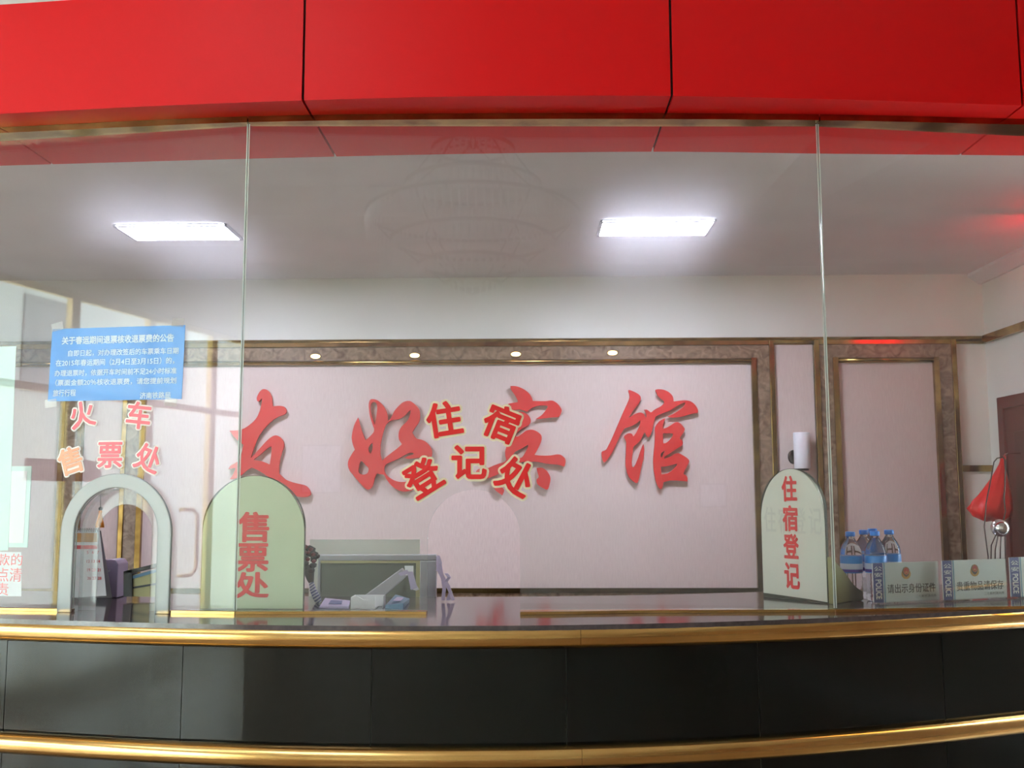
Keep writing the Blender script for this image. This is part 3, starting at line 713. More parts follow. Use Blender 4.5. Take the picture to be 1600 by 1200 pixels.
bm = NB(); prism(bm, [(-bw/2, 0), (bw/2, 0), (bw/2, .004), (.05, .008), (-bw/2, .012)], -.01, .0006, Matrix()); obj('dark_foot', bm, M['boardedge'], t, local=True)  # thin dark strip along the foot of the board
kz = hB/210
bm = NB()
for ch, cy_, hh in (('\u4f4f', 761, 42), ('\u5bbf', 809, 42), ('\u767b', 854, 40), ('\u8bb0', 901, 42)):
    merge(bm, text_bm(ch, .1, w=.068, h=hh*kz, bold=.03, ext=.0004, M4=T((-.006, (939-cy_)*kz, .0014))))
obj('red_lettering', bm, M['stred'], t, local=True)
bm = NB()
for i, ch in enumerate('\u4f4f\u5bbf\u767b\u8bb0'):
    merge(bm, text_bm(ch, .1, w=.055, h=42*kz, bold=.01, ext=.0002, M4=T((-.1+i*.067, (939-812)*kz, .0006))))
obj('faded_lettering', bm, M['ghost'], t, local=True)
# triangular support seen through the right pane
P = onZ(1303, 943, ZC+.001); Q = onZ(1343, 936, ZC+.001)
tx = (Q-P).normalized(); nn = Vector((tx.y, -tx.x, 0))
bm = NB(); WM = Matrix(((tx.x, 0, nn.x, P.x), (tx.y, 0, nn.y, P.y), (0, 1, 0, P.z), (0, 0, 0, 1)))
L = (Q-P).length; hT = onY(1297, 870, P.y).z-ZC
pts = [(-.02, 0), (L*.9, 0), (L, .01), (L*.88, .03), (L*.35, hT*.66), (-.02, hT)]
prism(bm, pts, -.008, .008)
tag_o = obj('support_wedge', bm, M['olive'], local=True); tag_o.matrix_world = WM
tag(bevel(tag_o, .002), 'olive painted triangular wooden support just right of the off-white arched board', 'support')

# ------------------------------------------------------------------ police signs
def police(label, pl, pr, ptop, line1):
    f, w_ = board_mat((pl[0], pl[1]+5.5), (pr[0], pr[1]+5.5), ZC)
    z_b = onY(pl[0], pl[1], f.translation.y+.02).z; h_ = onY(pl[0], ptop, f.translation.y+.02).z-z_b; f.translation.z = z_b
    t = thing('counter_sign', label, 'sign', mw=f, group='police notice signs on the counter')
    bm = NB(); prism(bm, [(-w_/2, 0), (w_/2, 0), (w_/2, h_), (-w_/2, h_)], -.004, 0); obj('card', bm, M['sign'], t, local=True)
    bw_ = w_*.145
    bm = NB(); prism(bm, [(-w_/2, 0), (-w_/2+bw_, 0), (-w_/2+bw_, h_), (-w_/2, h_)], 0, .0006); obj('blue_band', bm, M['police'], t, local=True)
    bm = NB(); x_ = -w_/2+bw_*1.12; prism(bm, [(x_, 0), (x_+.0016, 0), (x_+.0016, h_), (x_, h_)], 0, .0006); x_ += .0026
    prism(bm, [(x_, 0), (x_+.001, 0), (x_+.001, h_), (x_, h_)], 0, .0006); obj('thin_lines', bm, M['cyanl'], t, local=True)
    bm = NB(); R90 = Rz(-PI/2); xb_ = -w_/2+bw_*.52
    merge(bm, text_bm('\u516c', .03, w=bw_*.8, h=h_*.115, bold=.006, ext=.0002, M4=T((xb_, h_*.86, .001))))
    merge(bm, text_bm('\u5b89', .03, w=bw_*.8, h=h_*.115, bold=.006, ext=.0002, M4=T((xb_, h_*.7, .001))))
    merge(bm, text_bm('POLICE', .03, w=h_*.5, h=bw_*.6, bold=.015, ext=.0002, M4=T((xb_, h_*.33, .001)) @ R90))
    obj('white_lettering', bm, M['whitest'], t, local=True)
    if line1:
        cx_ = w_*.075
        bm = NB(); merge(bm, text_bm(line1, .03, w=w_*.74, h=h_*.24, bold=.007, ext=.0002, M4=T((cx_, h_*.33, .001)))); obj('black_lettering', bm, M['blackink'], t, local=True)
        bm = NB(); merge(bm, text_bm('\u4e8c\u4e03\u65b0\u6751\u6d3e\u51fa\u6240', .02, w=w_*.32, h=h_*.075, ext=.0002, M4=T((w_*.29, h_*.115, .001)))); obj('small_grey_lettering', bm, M['greyink'], t, local=True)
        ex, ey, er = 0.0, h_*.74, h_*.12
        # emblem: shield with round centre over a wreath
        em = bpy.data.objects.new('emblem', None); C.objects.link(em); em.parent = t
        bm = NB(); prism(bm, [(ex+er*1.25*math.cos(a*PI/12), ey-er*.35+er*1.1*math.sin(a*PI/12)) for a in range(24)], 0, .0005); obj('emblem_wreath', bm, M['emgold'], em, local=True)
        bm = NB(); prism(bm, [(ex+er*a, ey+er*b_) for a, b_ in ((0, -1.05), (.55, -.7), (.95, 0), (.95, .55), (.6, 1.0), (0, 1.2), (-.6, 1.0), (-.95, .55), (-.95, 0), (-.55, -.7))][::1], .0005, .0009); obj('emblem_shield', bm, M['emdark'], em, local=True)
        bm = NB(); prism(bm, [(ex+er*.72*math.cos(a*PI/12), ey+er*.3+er*.72*math.sin(a*PI/12)) for a in range(24)], .0009, .0013); obj('emblem_disc', bm, M['emred'], em, local=True)
        bm = NB(); tube(bm, [(ex+er*.74*math.cos(a*PI/12), ey+er*.3+er*.74*math.sin(a*PI/12), .0014) for a in range(25)], er*.06, 5, False)
        prism(bm, [(ex+er*a, ey+er*b_) for a, b_ in ((-.35, -.1), (.35, -.1), (.35, .12), (.15, .12), (.15, .3), (-.15, .3), (-.15, .12), (-.35, .12))], .0013, .0017); obj('emblem_gate', bm, M['emgold'], em, local=True)
    bm = NB(); prism(bm, [(-w_/2-.001, -.002), (w_/2+.001, -.002), (w_/2+.001, h_+.003), (-w_/2-.001, h_+.003)], .003, .005); box(bm, -w_/2-.001, w_/2+.001, ZC+.0005-z_b, ZC+.005-z_b, -.012, .03); box(bm, -w_/2+.01, -w_/2+.02, ZC+.004-z_b, .001, -.004, .003); box(bm, w_/2-.02, w_/2-.01, ZC+.004-z_b, .001, -.004, .003); obj('acrylic_holder', bm, M['acrylic'], t, local=True)
police('police sign reading \u8bf7\u51fa\u793a\u8eab\u4efd\u8bc1\u4ef6 in front of the water bottles', (1366, 938), (1468, 933), 878, '\u8bf7\u51fa\u793a\u8eab\u4efd\u8bc1\u4ef6')
police('police sign reading \u8d35\u91cd\u7269\u54c1\u8bf7\u4fdd\u5b58 in front of the wire loop', (1475, 934), (1574, 929), 874, '\u8d35\u91cd\u7269\u54c1\u8bf7\u4fdd\u5b58')
police('police sign cut by the right edge of view, only its blue band fully showing', (1580.5, 929), (1679, 924), 869, '')

# ------------------------------------------------------------------ water bottles
def bottle_src():
    bm = NB()
    prof = [(.024, 0), (.030, .004), (.0318, .012)]+[(.0316 if q % 2 else .0298, .018+.0075*q) for q in range(14)]+[(.0318, .122)]
    prof2 = [(.032, .158), (.0315, .17), (.029, .185), (.023, .2), (.015, .214), (.0115, .222), (.0115, .23)]
    lathe(bm, prof+prof2, seg=20); return bm
root = None
bspec = [((1331, 831), 943, 'water bottle with blue cap, leftmost of the five, beside the olive wedge'),
         ((1352.5, 828), 939, 'water bottle with blue cap, second from left, behind the front bottles'),
         ((1366, 826), 937, 'rearmost water bottle, its blue cap half hidden behind another cap'),
         ((1369.5, 830), 942, 'water bottle with brighter blue cap, in front, beside the police sign band'),
         ((1392, 828), 939, 'water bottle with blue cap, rightmost of the five, behind the police sign')]
def bottle():
    r = thing('water_bottle', bspec[0][2], 'bottle', (0, 0, 0), 'water bottles on the counter')
    obj('body', bottle_src(), M['pet'], r)
    bm = NB(); lathe(bm, [(.0322, .098), (.0324, .1), (.0324, .157), (.0322, .158)], seg=24); obj('label_band', bm, M['label'], r)
    bm = NB(); lathe(bm, [(.0325, .101), (.0327, .102), (.0327, .110), (.0325, .111)], seg=24); obj('label_stripe', bm, M['label2'], r)
    bm = NB(); lathe(bm, [(.0325, .111), (.0327, .112), (.0327, .130), (.0325, .131)], seg=24); obj('label_stripe', bm, M['labelw'], r)
    bm = NB(); lathe(bm, [(.0135, .226), (.0145, .228), (.0145, .24), (.0135, .2425)], seg=20); obj('cap', bm, M['cap'], r)
    return r
for i, ((px, py), pb, lb) in enumerate(bspec):
    if i == 0: r = root = bottle()
    else:
        r = root.copy(); C.objects.link(r)
        for ch in root.children:
            c = ch.copy(); C.objects.link(c); c.parent = r
    b0 = onY(px, 900, onZ(1366, 943.5, ZC).y+[.10, .175, .26, .09, .17][i])
    s = (onY(px, py, b0.y).z-ZC)/.2425
    r.location = (b0.x, b0.y, ZC+.0005); r.scale = (1.12, 1.12, s); r.rotation_euler = (0, 0, i*1.3); r['label'] = lb

# ------------------------------------------------------------------ wire loop and chrome ball
Yw = 3.6
t = thing('wire_loop', 'bent dark wire loop standing behind the right police sign', 'wire', onY(1555, 925, Yw))
pts = [(1543, 930), (1544, 870), (1538, 824), (1541, 785), (1548, 750), (1553, 722), (1558, 716), (1567, 714), (1570, 718), (1571, 735), (1570, 760), (1569, 780), (1571, 800), (1568, 812), (1570, 830), (1572, 930)]
P_ = [onY(a, c, Yw) for a, c in pts]; P_[0].z = P_[-1].z = ZC+.002
sm = []
for i in range(len(P_)-1):
    for j in range(4): sm.append(P_[i].lerp(P_[i+1], j/4))
sm.append(P_[-1])
bm = NB(); tube(bm, sm, .0022, 6); obj('loop', bm, M['wire'], t)
bm = NB(); tube(bm, [P_[0]+Vector((0, 0, .0)), P_[-1]], .0022, 6); obj('foot_wire', bm, M['wire'], t)
Yb_ = 3.55
pc = onY(1562.5, 825, Yb_)
t = thing('chrome_ball_stand', 'shiny chrome ball on thin bent stems in front of the brown door', 'ornament', Vector((pc.x, Yb_, ZC)))
bm = NB(); ball(bm, pc, 13.5/1550*Yb_, 3); obj('chrome_ball', bm, M['chrome'], t)
for q in ([(1559, 838), (1555, 860), (1554, 928)], [(1564, 838), (1563, 860), (1562, 928)], [(1556, 836), (1549, 852), (1547, 928)]):
    PP = [onY(a, c, Yb_) for a, c in q]; PP[-1].z = ZC+.003
    bm = NB(); tube(bm, PP, .0022, 6); obj('stem', bm, M['wire'], t)
bm = NB(); b0 = onY(1556, 928, Yb_); lathe(bm, [(.03, 0), (.03, .006), (.025, .009)], (b0.x, Yb_, ZC+.0005), 20); obj('base', bm, M['chrome'], t)

# ------------------------------------------------------------------ right wall door, bag, sconce
pd = onX(1557, 622, XR-.05); yd = pd.y; zd = pd.z
t = bpy.data.objects.new('door_1', None); C.objects.link(t); t.location = (XR, yd-.45, 0); t.matrix_world = T(t.location); t['kind'] = 'structure'
bm = NB(); box(bm, XR-.05, XR, yd-.07, yd, 0, zd); box(bm, XR-.05, XR, yd-1.02, yd-.95, 0, zd); box(bm, XR-.05, XR, yd-.95, yd-.07, zd-.07, zd); obj('frame', bm, M['door'], t)
bm = NB(); box(bm, XR-.035, XR-.001, yd-.95, yd-.07, .01, zd-.07); o = obj('leaf', bm, M['door'], t)
bm = NB()
for z0, z1 in ((.2, .9), (1.05, zd-.22)): box(bm, XR-.045, XR-.03, yd-.84, yd-.18, z0, z1)
o = obj('raised_panel', bm, M['door2'], t); bevel(o, .008)
bm = NB(); tube(bm, [(XR-.04, yd-.88, 1.02), (XR-.09, yd-.88, 1.02), (XR-.095, yd-.78, 1.02)], .01, 8); obj('door_handle', bm, M['chrome'], t)
# bag: gathered top, wider bottom with folds
YBg = 6.0
top = onY(1566, 722, YBg); bot = onY(1547, 806, YBg)
t = thing('plastic_bag', 'bright red plastic bag hanging knotted by the brown door', 'bag', Vector((bot.x, YBg, bot.z)))
bm = NB(); rings = []
lv = [(1566, 716, 2, .004), (1565, 726, 4, .012), (1562, 745, 11, .03), (1557, 765, 20, .05), (1550, 785, 29, .07), (1547, 797, 33, .075), (1549, 806, 28, .06), (1553, 812, 14, .03)]
for i, (cx_, cy_, hw, dp) in enumerate(lv):
    c = onY(cx_, cy_, YBg); w_ = hw/1550*YBg; rg = []
    for j in range(36):
        a = 2*PI*j/36; fold = 1+.10*math.sin(9*a+i*.5)+.06*math.sin(5*a+i)
        rg.append(bm.verts.new((c.x+w_*math.cos(a)*fold, c.y+dp*math.sin(a)*fold, c.z+.012*math.sin(3*a+i)*(i > 3))))
    rings.append(rg)
for A, B in zip(rings, rings[1:]):
    for j in range(36):
        f = bm.faces.new((A[j], A[(j+1) % 36], B[(j+1) % 36], B[j])); f.smooth = True
bm.faces.new(rings[0]); bm.faces.new(rings[-1][::-1])
obj('bag_body', bm, M['bag'], t)
bm = NB(); tube(bm, [top+Vector((0, 0, 0)), top+Vector((.008, 0, .03)), top+Vector((.02, 0, .05)), top+Vector((.02, 0, .02)), top], .004, 6); obj('handle_loop', bm, M['bag'], t)
hk = top+Vector((.018, 0, .04))
bm = NB(); tube(bm, [hk+Vector((0, 0, .004)), hk+Vector((.02, 0, .012)), Vector((XR-.002, YBg, hk.z+.012))], .004, 6); ball(bm, hk, .006, 1)
tag(obj('wall_hook', bm, M['chrome'], loc=hk), 'small hook holding the red plastic bag', 'hook')
# sconce
pc = onY(1253, 704, YB-.09)
t = thing('wall_lamp', 'white cylindrical wall lamp on the fabric strip above the off-white board', 'wall lamp', Vector((pc.x, YB-.018, pc.z)))
r_ = 12.5/1550*6.39; hh = 28/1550*6.39
bm = NB(); lathe(bm, [(r_*.96, -hh), (r_, -hh+.004), (r_, hh-.004), (r_*.96, hh)], pc, 28); obj('cylinder_shade', bm, M['white'], t)
bm = NB(); lathe(bm, [(r_*.75, -hh-.012), (r_*.75, -hh)], pc, 24); obj('black_foot', bm, M['black'], t)
c2 = onY(1240, 714, YB-.03)
bm = NB(); prism(bm, [(.034*math.cos(a*PI/12), .045*math.sin(a*PI/12)) for a in range(24)], 0, .012, T(Vector((c2.x, YB-.018, c2.z))) @ WALLM); obj('round_back_plate', bm, M['black'], t)
bm = NB(); box(bm, pc.x-.015, pc.x+.015, pc.y, YB-.018, pc.z-.02, pc.z+.02); obj('bracket', bm, M['lgrey'], t)

# ------------------------------------------------------------------ things on the counter, middle
# framed screen
Ys = 4.0
A = onY(497, 867, Ys); B = onY(681, 937, Ys)
zb_ = .83
t = thing('framed_screen', 'wide grey framed flat screen standing low behind the counter', 'screen', Vector(((A.x+B.x)/2, Ys, .75)))
bm = NB(); th = 9/1550*Ys
xi1 = onY(656, 900, Ys).x
box(bm, A.x, B.x, Ys, Ys+.04, A.z-th, A.z); box(bm, A.x, A.x+.01, Ys, Ys+.04, zb_, A.z-th); box(bm, xi1, B.x, Ys, Ys+.04, zb_, A.z-th); box(bm, A.x, B.x, Ys, Ys+.04, zb_-.02, zb_)
o = obj('casing', bm, M['silver'], t); bevel(o, .003)
bm = NB(); box(bm, A.x+.01, xi1, Ys+.012, Ys+.03, zb_, A.z-th); obj('screen_face', bm, M['screen'], t)
bm = NB(); box(bm, A.x+.01, xi1, Ys+.002, Ys+.012, A.z-th-.01, A.z-th); box(bm, xi1-.016, xi1, Ys+.002, Ys+.012, zb_, A.z-th-.01); obj('inner_edge', bm, M['beige'], t)
bm = NB(); box(bm, (A.x+B.x)/2-.1, (A.x+B.x)/2+.1, Ys-.06, Ys+.1, .7505, .765); box(bm, (A.x+B.x)/2-.03, (A.x+B.x)/2+.03, Ys+.005, Ys+.035, .765, zb_-.02); obj('stand', bm, M['dgrey'], t)
Yp = 4.13; A2 = onY(484, 843, Yp); B2 = onY(656, 875, Yp)
bm = NB(); box(bm, A2.x, B2.x, Yp, Yp+.006, .7505, A2.z)
tag(obj('pale_reflection_card', bm, M['wall'], loc=((A2.x+B2.x)/2, Yp, .75)), 'pale sheet behind the framed screen, standing in for a reflection', 'card')  # solid pale sheet drawn for a strip of reflection in the glass
# white tissue box with notch
b0 = onZ(567, 952, ZC); L_, R_ = onZ(548, 952, ZC).x, onZ(586, 952, ZC).x
hh = onY(567, 933, b0.y).z-ZC
t = thing('white_box', 'small open white box with a notched front edge, behind the brass strip', 'box', Vector((b0.x, b0.y, ZC)))
bm = NB()
notch = [(L_-b0.x, 0), (R_-b0.x, 0), (R_-b0.x, hh), ((R_-b0.x)*.4, hh*.72), (0, hh*.78), ((L_-b0.x)*.5, hh*1.08), (L_-b0.x, hh*.95)]
prism(bm, notch, -.002, .002, T(Vector((b0.x, b0.y, ZC+.001))) @ WALLM)
x2 = R_+.022
for q in ((L_, L_+.003, b0.y+.002, b0.y+.07), (x2-.003, x2, b0.y+.03, b0.y+.08)): box(bm, *q, ZC+.001, ZC+hh)
box(bm, L_, x2, b0.y+.07, b0.y+.073, ZC+.001, ZC+hh); box(bm, L_, R_, b0.y, b0.y+.07, ZC+.001, ZC+.003)
obj('box_walls', bm, M['white'], t)
# slanted white handset arm with paper tags
Ya = b0.y+.12
a0, a1 = onY(577, 938, Ya), onY(633, 893, Ya)
t = thing('slanted_stand', 'slanted light grey bar with paper slips tied at its top, rising from the white box', 'stand', Vector((a0.x, Ya, ZC)))
d = (a1-a0).normalized(); u_ = Vector((-d.z, 0, d.x))
bm = NB(); w0 = .02
vs = []
for p, w_ in ((a0-d*.005, .022), (a1, .015)):
    for yy in (-.012, .012):
        for s_ in (-1, 1): vs.append(bm.verts.new(p+u_*w_*s_+Vector((0, yy, 0))))
for q in ((0, 1, 3, 2), (4, 6, 7, 5), (0, 4, 5, 1), (2, 3, 7, 6), (0, 2, 6, 4), (1, 5, 7, 3)): bm.faces.new([vs[i] for i in q])
o = obj('bar', bm, M['lgrey'], t); bevel(o, .003)
bm = NB(); box(bm, a0.x-.03, a0.x+.03, Ya-.03, Ya+.03, ZC+.0008, ZC+.012); obj('base', bm, M['lgrey'], t)
for pl, m_ in (([(632, 884), (646, 884), (646, 898), (634, 899)], 'paper'), ([(636, 893), (645, 893), (652, 918), (642, 922)], 'lilacpaper'), ([(622, 896), (636, 890), (640, 896), (626, 900)], 'lilacpaper'), ([(645, 905), (655, 921), (650, 923), (641, 920)], 'paper')):
    bm = NB(); yy = Ya-.018-.002*len(m_)
    q = [onY(a, c, yy) for a, c in pl]; v1 = [bm.verts.new(p) for p in q]; v2 = [bm.verts.new(p+Vector((0, .001, 0))) for p in q]
    bm.faces.new(v1); bm.faces.new(v2[::-1])
    for i in range(4): bm.faces.new((v1[i], v1[(i+1) % 4], v2[(i+1) % 4], v2[i]))
    obj('paper_slip', bm, M[m_], t)
# flat packets
def packet(name, label, pts_px, h_, m_, m2=None, cat='packet'):
    q = [onZ(a, c, ZC+.001) for a, c in pts_px]; c = sum(q, Vector())/len(q)
    t = thing(name, label, cat, Vector((c.x, c.y, ZC)))
    bm = NB(); v1 = [bm.verts.new(p) for p in q]; v2 = [bm.verts.new(p+Vector((0, 0, h_*(1 if i % 2 else .5)))) for i, p in enumerate(q)]
    bm.faces.new(v1[::-1]); bm.faces.new(v2)
    k = len(q)
    for i in range(k): bm.faces.new((v1[i], v1[(i+1) % k], v2[(i+1) % k], v2[i]))
    obj('wrapper', bm, M[m_], t)
    if m2:
        bm = NB(); v3 = [bm.verts.new(c.lerp(p, .45)+Vector((0, 0, h_*.9))) for p in q]; v4 = [bm.verts.new(v.co+Vector((0, 0, .0012))) for v in v3]
        bm.faces.new(v3[::-1]); bm.faces.new(v4)
        for i in range(k): bm.faces.new((v3[i], v3[(i+1) % k], v4[(i+1) % k], v4[i]))
        obj('printed_patch', bm, M[m2], t)
packet('flat_packet', 'flat lilac and grey printed packet left of the small white box', [(499, 950), (545, 951.5), (547, 940), (508, 938)], .008, 'lilacpaper', 'navy')
packet('folded_pouch', 'folded blue grey pouch right of the small white box', [(602, 951), (630, 952.5), (640, 940), (618, 938)], .02, 'teal', 'lilacpaper', 'pouch')
# purple ribbons
t = thing('ribbon_bundle', 'bundle of pale purple ribbons drooping beside the framed screen', 'ribbon', onZ(697, 938, ZC))
Yr = 3.40
for q in ([(684, 872), (685, 890), (692, 905), (694, 920), (692, 938)], [(686, 874), (690, 898), (700, 915), (708, 938)], [(697, 896), (702, 902), (696, 910), (704, 925), (700, 938)], [(684, 868), (688, 880), (684, 892)]):
    PP = [onY(a, c, Yr) for a, c in q]
    for p in PP: p.z = max(p.z, ZC+.003)
    bm = NB()
    v1 = [bm.verts.new(p+Vector((-.006, 0, 0))) for p in PP]; v2 = [bm.verts.new(p+Vector((.006, .003, 0))) for p in PP]
    for i in range(len(PP)-1): bm.faces.new((v1[i], v2[i], v2[i+1], v1[i+1]))
    o = obj('ribbon', bm, M['ribbon'], t); md = o.modifiers.new('solid', 'SOLIDIFY'); md.thickness = .0012
# bouquet
Yf = 3.36
c = onY(483, 872, Yf); ft = onZ(492, 944, ZC)
t = thing('flower_bouquet', 'small dark red flower bouquet with blue and white wrapped stem beside the green board', 'flowers', Vector((ft.x, Yf, ZC)))
bm = NB(); kk = Yf/1550
for i in range(26):
    a = random.uniform(0, 2*PI); r0 = random.uniform(.2, 1)**.5
    ball(bm, c+Vector((12*kk*r0*math.cos(a), random.uniform(-.02, .02), 20*kk*r0*math.sin(a)-.004)), random.uniform(.011, .016), 1, (1, 1, .8))
for f_ in bm.faces: f_.smooth = False
obj('dark_petals', bm, M['flowerd'], t)
bm = NB()
for dx, dz in ((-3, 18), (5, 14), (9, 6), (2, 9), (-5, 10), (1, -1), (10, -4)):
    ball(bm, c+Vector((dx*kk, -.026, dz*kk)), .009, 1, (1, .7, .8))
obj('red_petals', bm, M['flower'], t)
bm = NB(); tube(bm, [onY(482, 888, Yf), onY(485, 905, Yf), onY(487, 912, Yf)], [.02, .012, .007], 10); obj('leaves', bm, M['flowerd'], t)
b1 = onY(498, 941, Yf); b1.z = ZC+.002
bm = NB(); tube(bm, [onY(486, 908, Yf), onY(489, 922, Yf), onY(495, 934, Yf), b1], [.008, .011, .013, .010], 12); obj('wrapped_stem', bm, M['stripe'], t)

# ------------------------------------------------------------------ things seen through the left arch
Yk = 3.62
# calendar: spiral bound desk calendar standing on the counter
q0, q1 = onY(128, 934, 3.5), onY(166, 932, 3.5)
t = thing('desk_calendar', 'spiral bound desk calendar with red band seen through the arched opening', 'calendar', Vector((q0.x, 3.5, ZC)))
def quadplate(name, pts_px, Y, th_, m_, t, dy=0):
    q = [onY(a, c, Y) for a, c in pts_px]
    bm = NB(); v1 = [bm.verts.new(p+Vector((0, dy, 0))) for p in q]; v2 = [bm.verts.new(p+Vector((0, dy+th_, 0))) for p in q]
    bm.faces.new(v1); bm.faces.new(v2[::-1]); k = len(q)
    for i in range(k): bm.faces.new((v1[i], v1[(i+1) % k], v2[(i+1) % k], v2[i]))
    return obj(name, bm, m_, t)
yC = 3.42
quadplate('sheet', [(100, 934.5), (166, 931), (155, 829), (106, 829)], yC, .004, M['paper'], t)
quadplate('picture_band', [(108, 847), (152, 847), (151.5, 833), (108, 833)], yC, .001, M['caltop'], t, -.002)
quadplate('red_band', [(106, 858), (152.5, 857.5), (152, 852), (106, 852)], yC, .001, M['calred'], t, -.002)
bm = NB()
for r_i, y_ in enumerate((863, 877, 890.5, 903.5)):
    for c_i, num in enumerate((('5', '6', '7'), ('12', '13', '14'), ('19', '20', '21'), ('26', '27', '28'))[r_i]):
        pp = onY(137+c_i*8+r_i*.8, y_, yC-.0025)
        merge(bm, text_bm(num, .014, h=.010, bold=.01, ext=.0003, M4=T(pp) @ WALLM))
obj('date_print', bm, M['calred'], t)
bm = NB()
for i in range(14):
    p = onY(108+i*3.5, 829, yC)
    tube(bm, [p+Vector((0, .004*math.cos(a), .006*math.sin(a)+.002)) for a in [k2*PI/4 for k2 in range(9)]], .0012, 5, False)
obj('spiral_binding', bm, M['dgrey'], t)
bm = NB(); p = onY(105, 829, yC); q = onY(156, 829, yC); zz = ZC+.001
v = [bm.verts.new(x) for x in (p+Vector((0, .006, 0)), q+Vector((0, .006, 0)), Vector((q.x+.01, yC+.1, zz)), Vector((p.x-.01, yC+.1, zz)))]
bm.faces.new(v); o = obj('rear_leaf', bm, M['lgrey'], t); md = o.modifiers.new('solid', 'SOLIDIFY'); md.thickness = .002
# tassel
pt = onY(157, 797, 3.21)
t = thing('hanging_tassel', 'orange hanging tassel above the desk calendar', 'tassel', pt)
bm = NB(); k9 = 3.21/1550; lathe(bm, [(6.5*k9, -27*k9), (6*k9, -22*k9), (3.5*k9, -12*k9), (2.2*k9, -5*k9), (3*k9, -3*k9), (1.5*k9, 0)], pt, 14); obj('threads', bm, M['tassel'], t)
bm = NB(); ball(bm, pt+Vector((0, 0, .004)), 3.2*k9, 2); obj('knot', bm, M['black'], t)
bm = NB(); tp = onY(157, 772, 3.21); tube(bm, [pt, tp], .0012, 5); obj('cord', bm, M['black'], t); bm = NB(); lathe(bm, [(.009, -.001), (.006, .001)], (0, 0, 0), 14); bmesh.ops.transform(bm, matrix=T(tp) @ WALLM, verts=bm.verts); obj('suction_hook', bm, M['acrylic'], t)
# lilac card machine
A, B = onY(158, 877, 3.55), onY(186, 936, 3.55)
t = thing('card_machine', 'lilac grey machine with rounded top corner behind the desk calendar', 'machine', Vector((A.x, 3.6, ZC)))
W3 = B.x-A.x; H3 = onY(170, 874, 3.55).z-ZC
bm = NB(); prism(bm, [(-.08, 0), (W3, 0), (W3, H3*.88), (W3*.85, H3*.98), (W3*.6, H3), (-.08, H3*.9)], -.09, 0, T(Vector((A.x, 3.53, ZC+.001))) @ WALLM @ T((0, 0, 0))); o = obj('housing', bm, M['lilac'], t); bevel(o, .003)
bm = NB(); prism(bm, [(W3*.15, H3*.62), (W3*.6, H3*.68), (W3*.6, H3*.73), (W3*.15, H3*.68)], .0, .0025, T(Vector((A.x, 3.53, ZC+.001))) @ WALLM); obj('slot', bm, M['lgrey'], t)
# small monitor and folders
t = thing('document_holder', 'dark document holder with beige folders, right inside the arched opening', 'document holder', onZ(220, 932, ZC))
quadplate('dark_side', [(193, 932), (206, 932), (206, 889), (193, 893)], 3.45, .05, M['black'], t)
quadplate('dark_top', [(193, 893), (246, 880), (246, 886), (206, 896)], 3.45, .05, M['black'], t)
quadplate('beige_folder', [(206, 932), (262, 933), (262, 884), (206, 899)], 3.46, .03, M['beige'], t)
quadplate('blue_band', [(206, 900), (262, 884), (262, 889), (206, 905)], 3.455, .004, M['teal'], t)
quadplate('dark_slot', [(207, 917), (262, 908), (262, 911), (207, 920)], 3.457, .003, M['dgrey'], t)

# ------------------------------------------------------------------ red LED display inside the office, out to the right
t = thing('led_display', 'red lit scrolling LED display hanging near the right wall', 'led sign', (2.78, 5.0, ZCEIL))
bm = NB(); box(bm, 2.56, XR-.02, 4.97, 5.03, 2.60, 2.80); obj('housing', bm, M['black'], t)
bm = NB()
for side in (4.968, 5.032):
    for g in range(3):
        for i in range(7):
            for j in range(9):
                if random.random() < .55:
                    x = 2.59+g*.115+i*.014; z = 2.63+j*.017
                    box(bm, x, x+.009, side-.002, side+.002, z, z+.011)
obj('led_dots', bm, M['led'], t)['kind'] = 'stuff'
bm = NB(); box(bm, 2.65, 2.66, 4.995, 5.005, 2.80, ZCEIL); obj('hanger', bm, M['lgrey'], t); bm = NB(); box(bm, 2.85, 2.86, 4.995, 5.005, 2.80, ZCEIL); obj('hanger', bm, M['lgrey'], t)

# ------------------------------------------------------------------ lobby behind the camera (reflected in the glass)
LZ = 4.3
bm = NB(); box(bm, -5.2, 4.6, -6, 3.0, -.1, -.001); struct('floor', bm, M['floor'])
bm = NB(); box(bm, -5.2, 4.6, -6, 3.3, LZ, LZ+.1); struct('ceiling', bm, M['ceil'])
bm = NB(); box(bm, -5.2, 4.6, 3.12, 3.24, ZF1+.002, LZ); struct('wall_above_fascia', bm, M['lobbywall'])
bm = NB(); box(bm, -5.2, -3.2, 3.0, 3.24, 0, ZF1); struct('wall_front_left', bm, M['lobbywall'])
bm = NB(); box(bm, 3.2, 4.6, 3.0, 3.3, 0, ZF1); struct('wall_front_right', bm, M['lobbywall'])
bm = NB(); box(bm, 4.6, 4.75, -6, 3.3, 0, LZ); struct('wall_lobby_right', bm, M['brownwall'])
bm = NB(); box(bm, -5.2, 4.6, -6.15, -6, 0, LZ); struct('wall_lobby_back', bm, M['lobbywall'])
bm = NB(); box(bm, -5.2, -5.05, -6, 3.2, 3.15, LZ); box(bm, -5.2, -5.05, -6, -4.3, 0, 3.15); box(bm, -5.2, -5.05, 1.9, 3.2, 0, 3.15); struct('wall_lobby_left', bm, M['lobbywall'])
# ceiling tray in the lobby
bm = NB()
for a in ((-3.4, 2.6, -3.2, -2.9), (-3.4, 2.6, 1.3, 1.6), (-3.4, -3.1, -2.9, 1.3), (2.3, 2.6, -2.9, 1.3)): box(bm, *a, LZ-.28, LZ)
struct('trim_5', bm, M['lobbywall'])
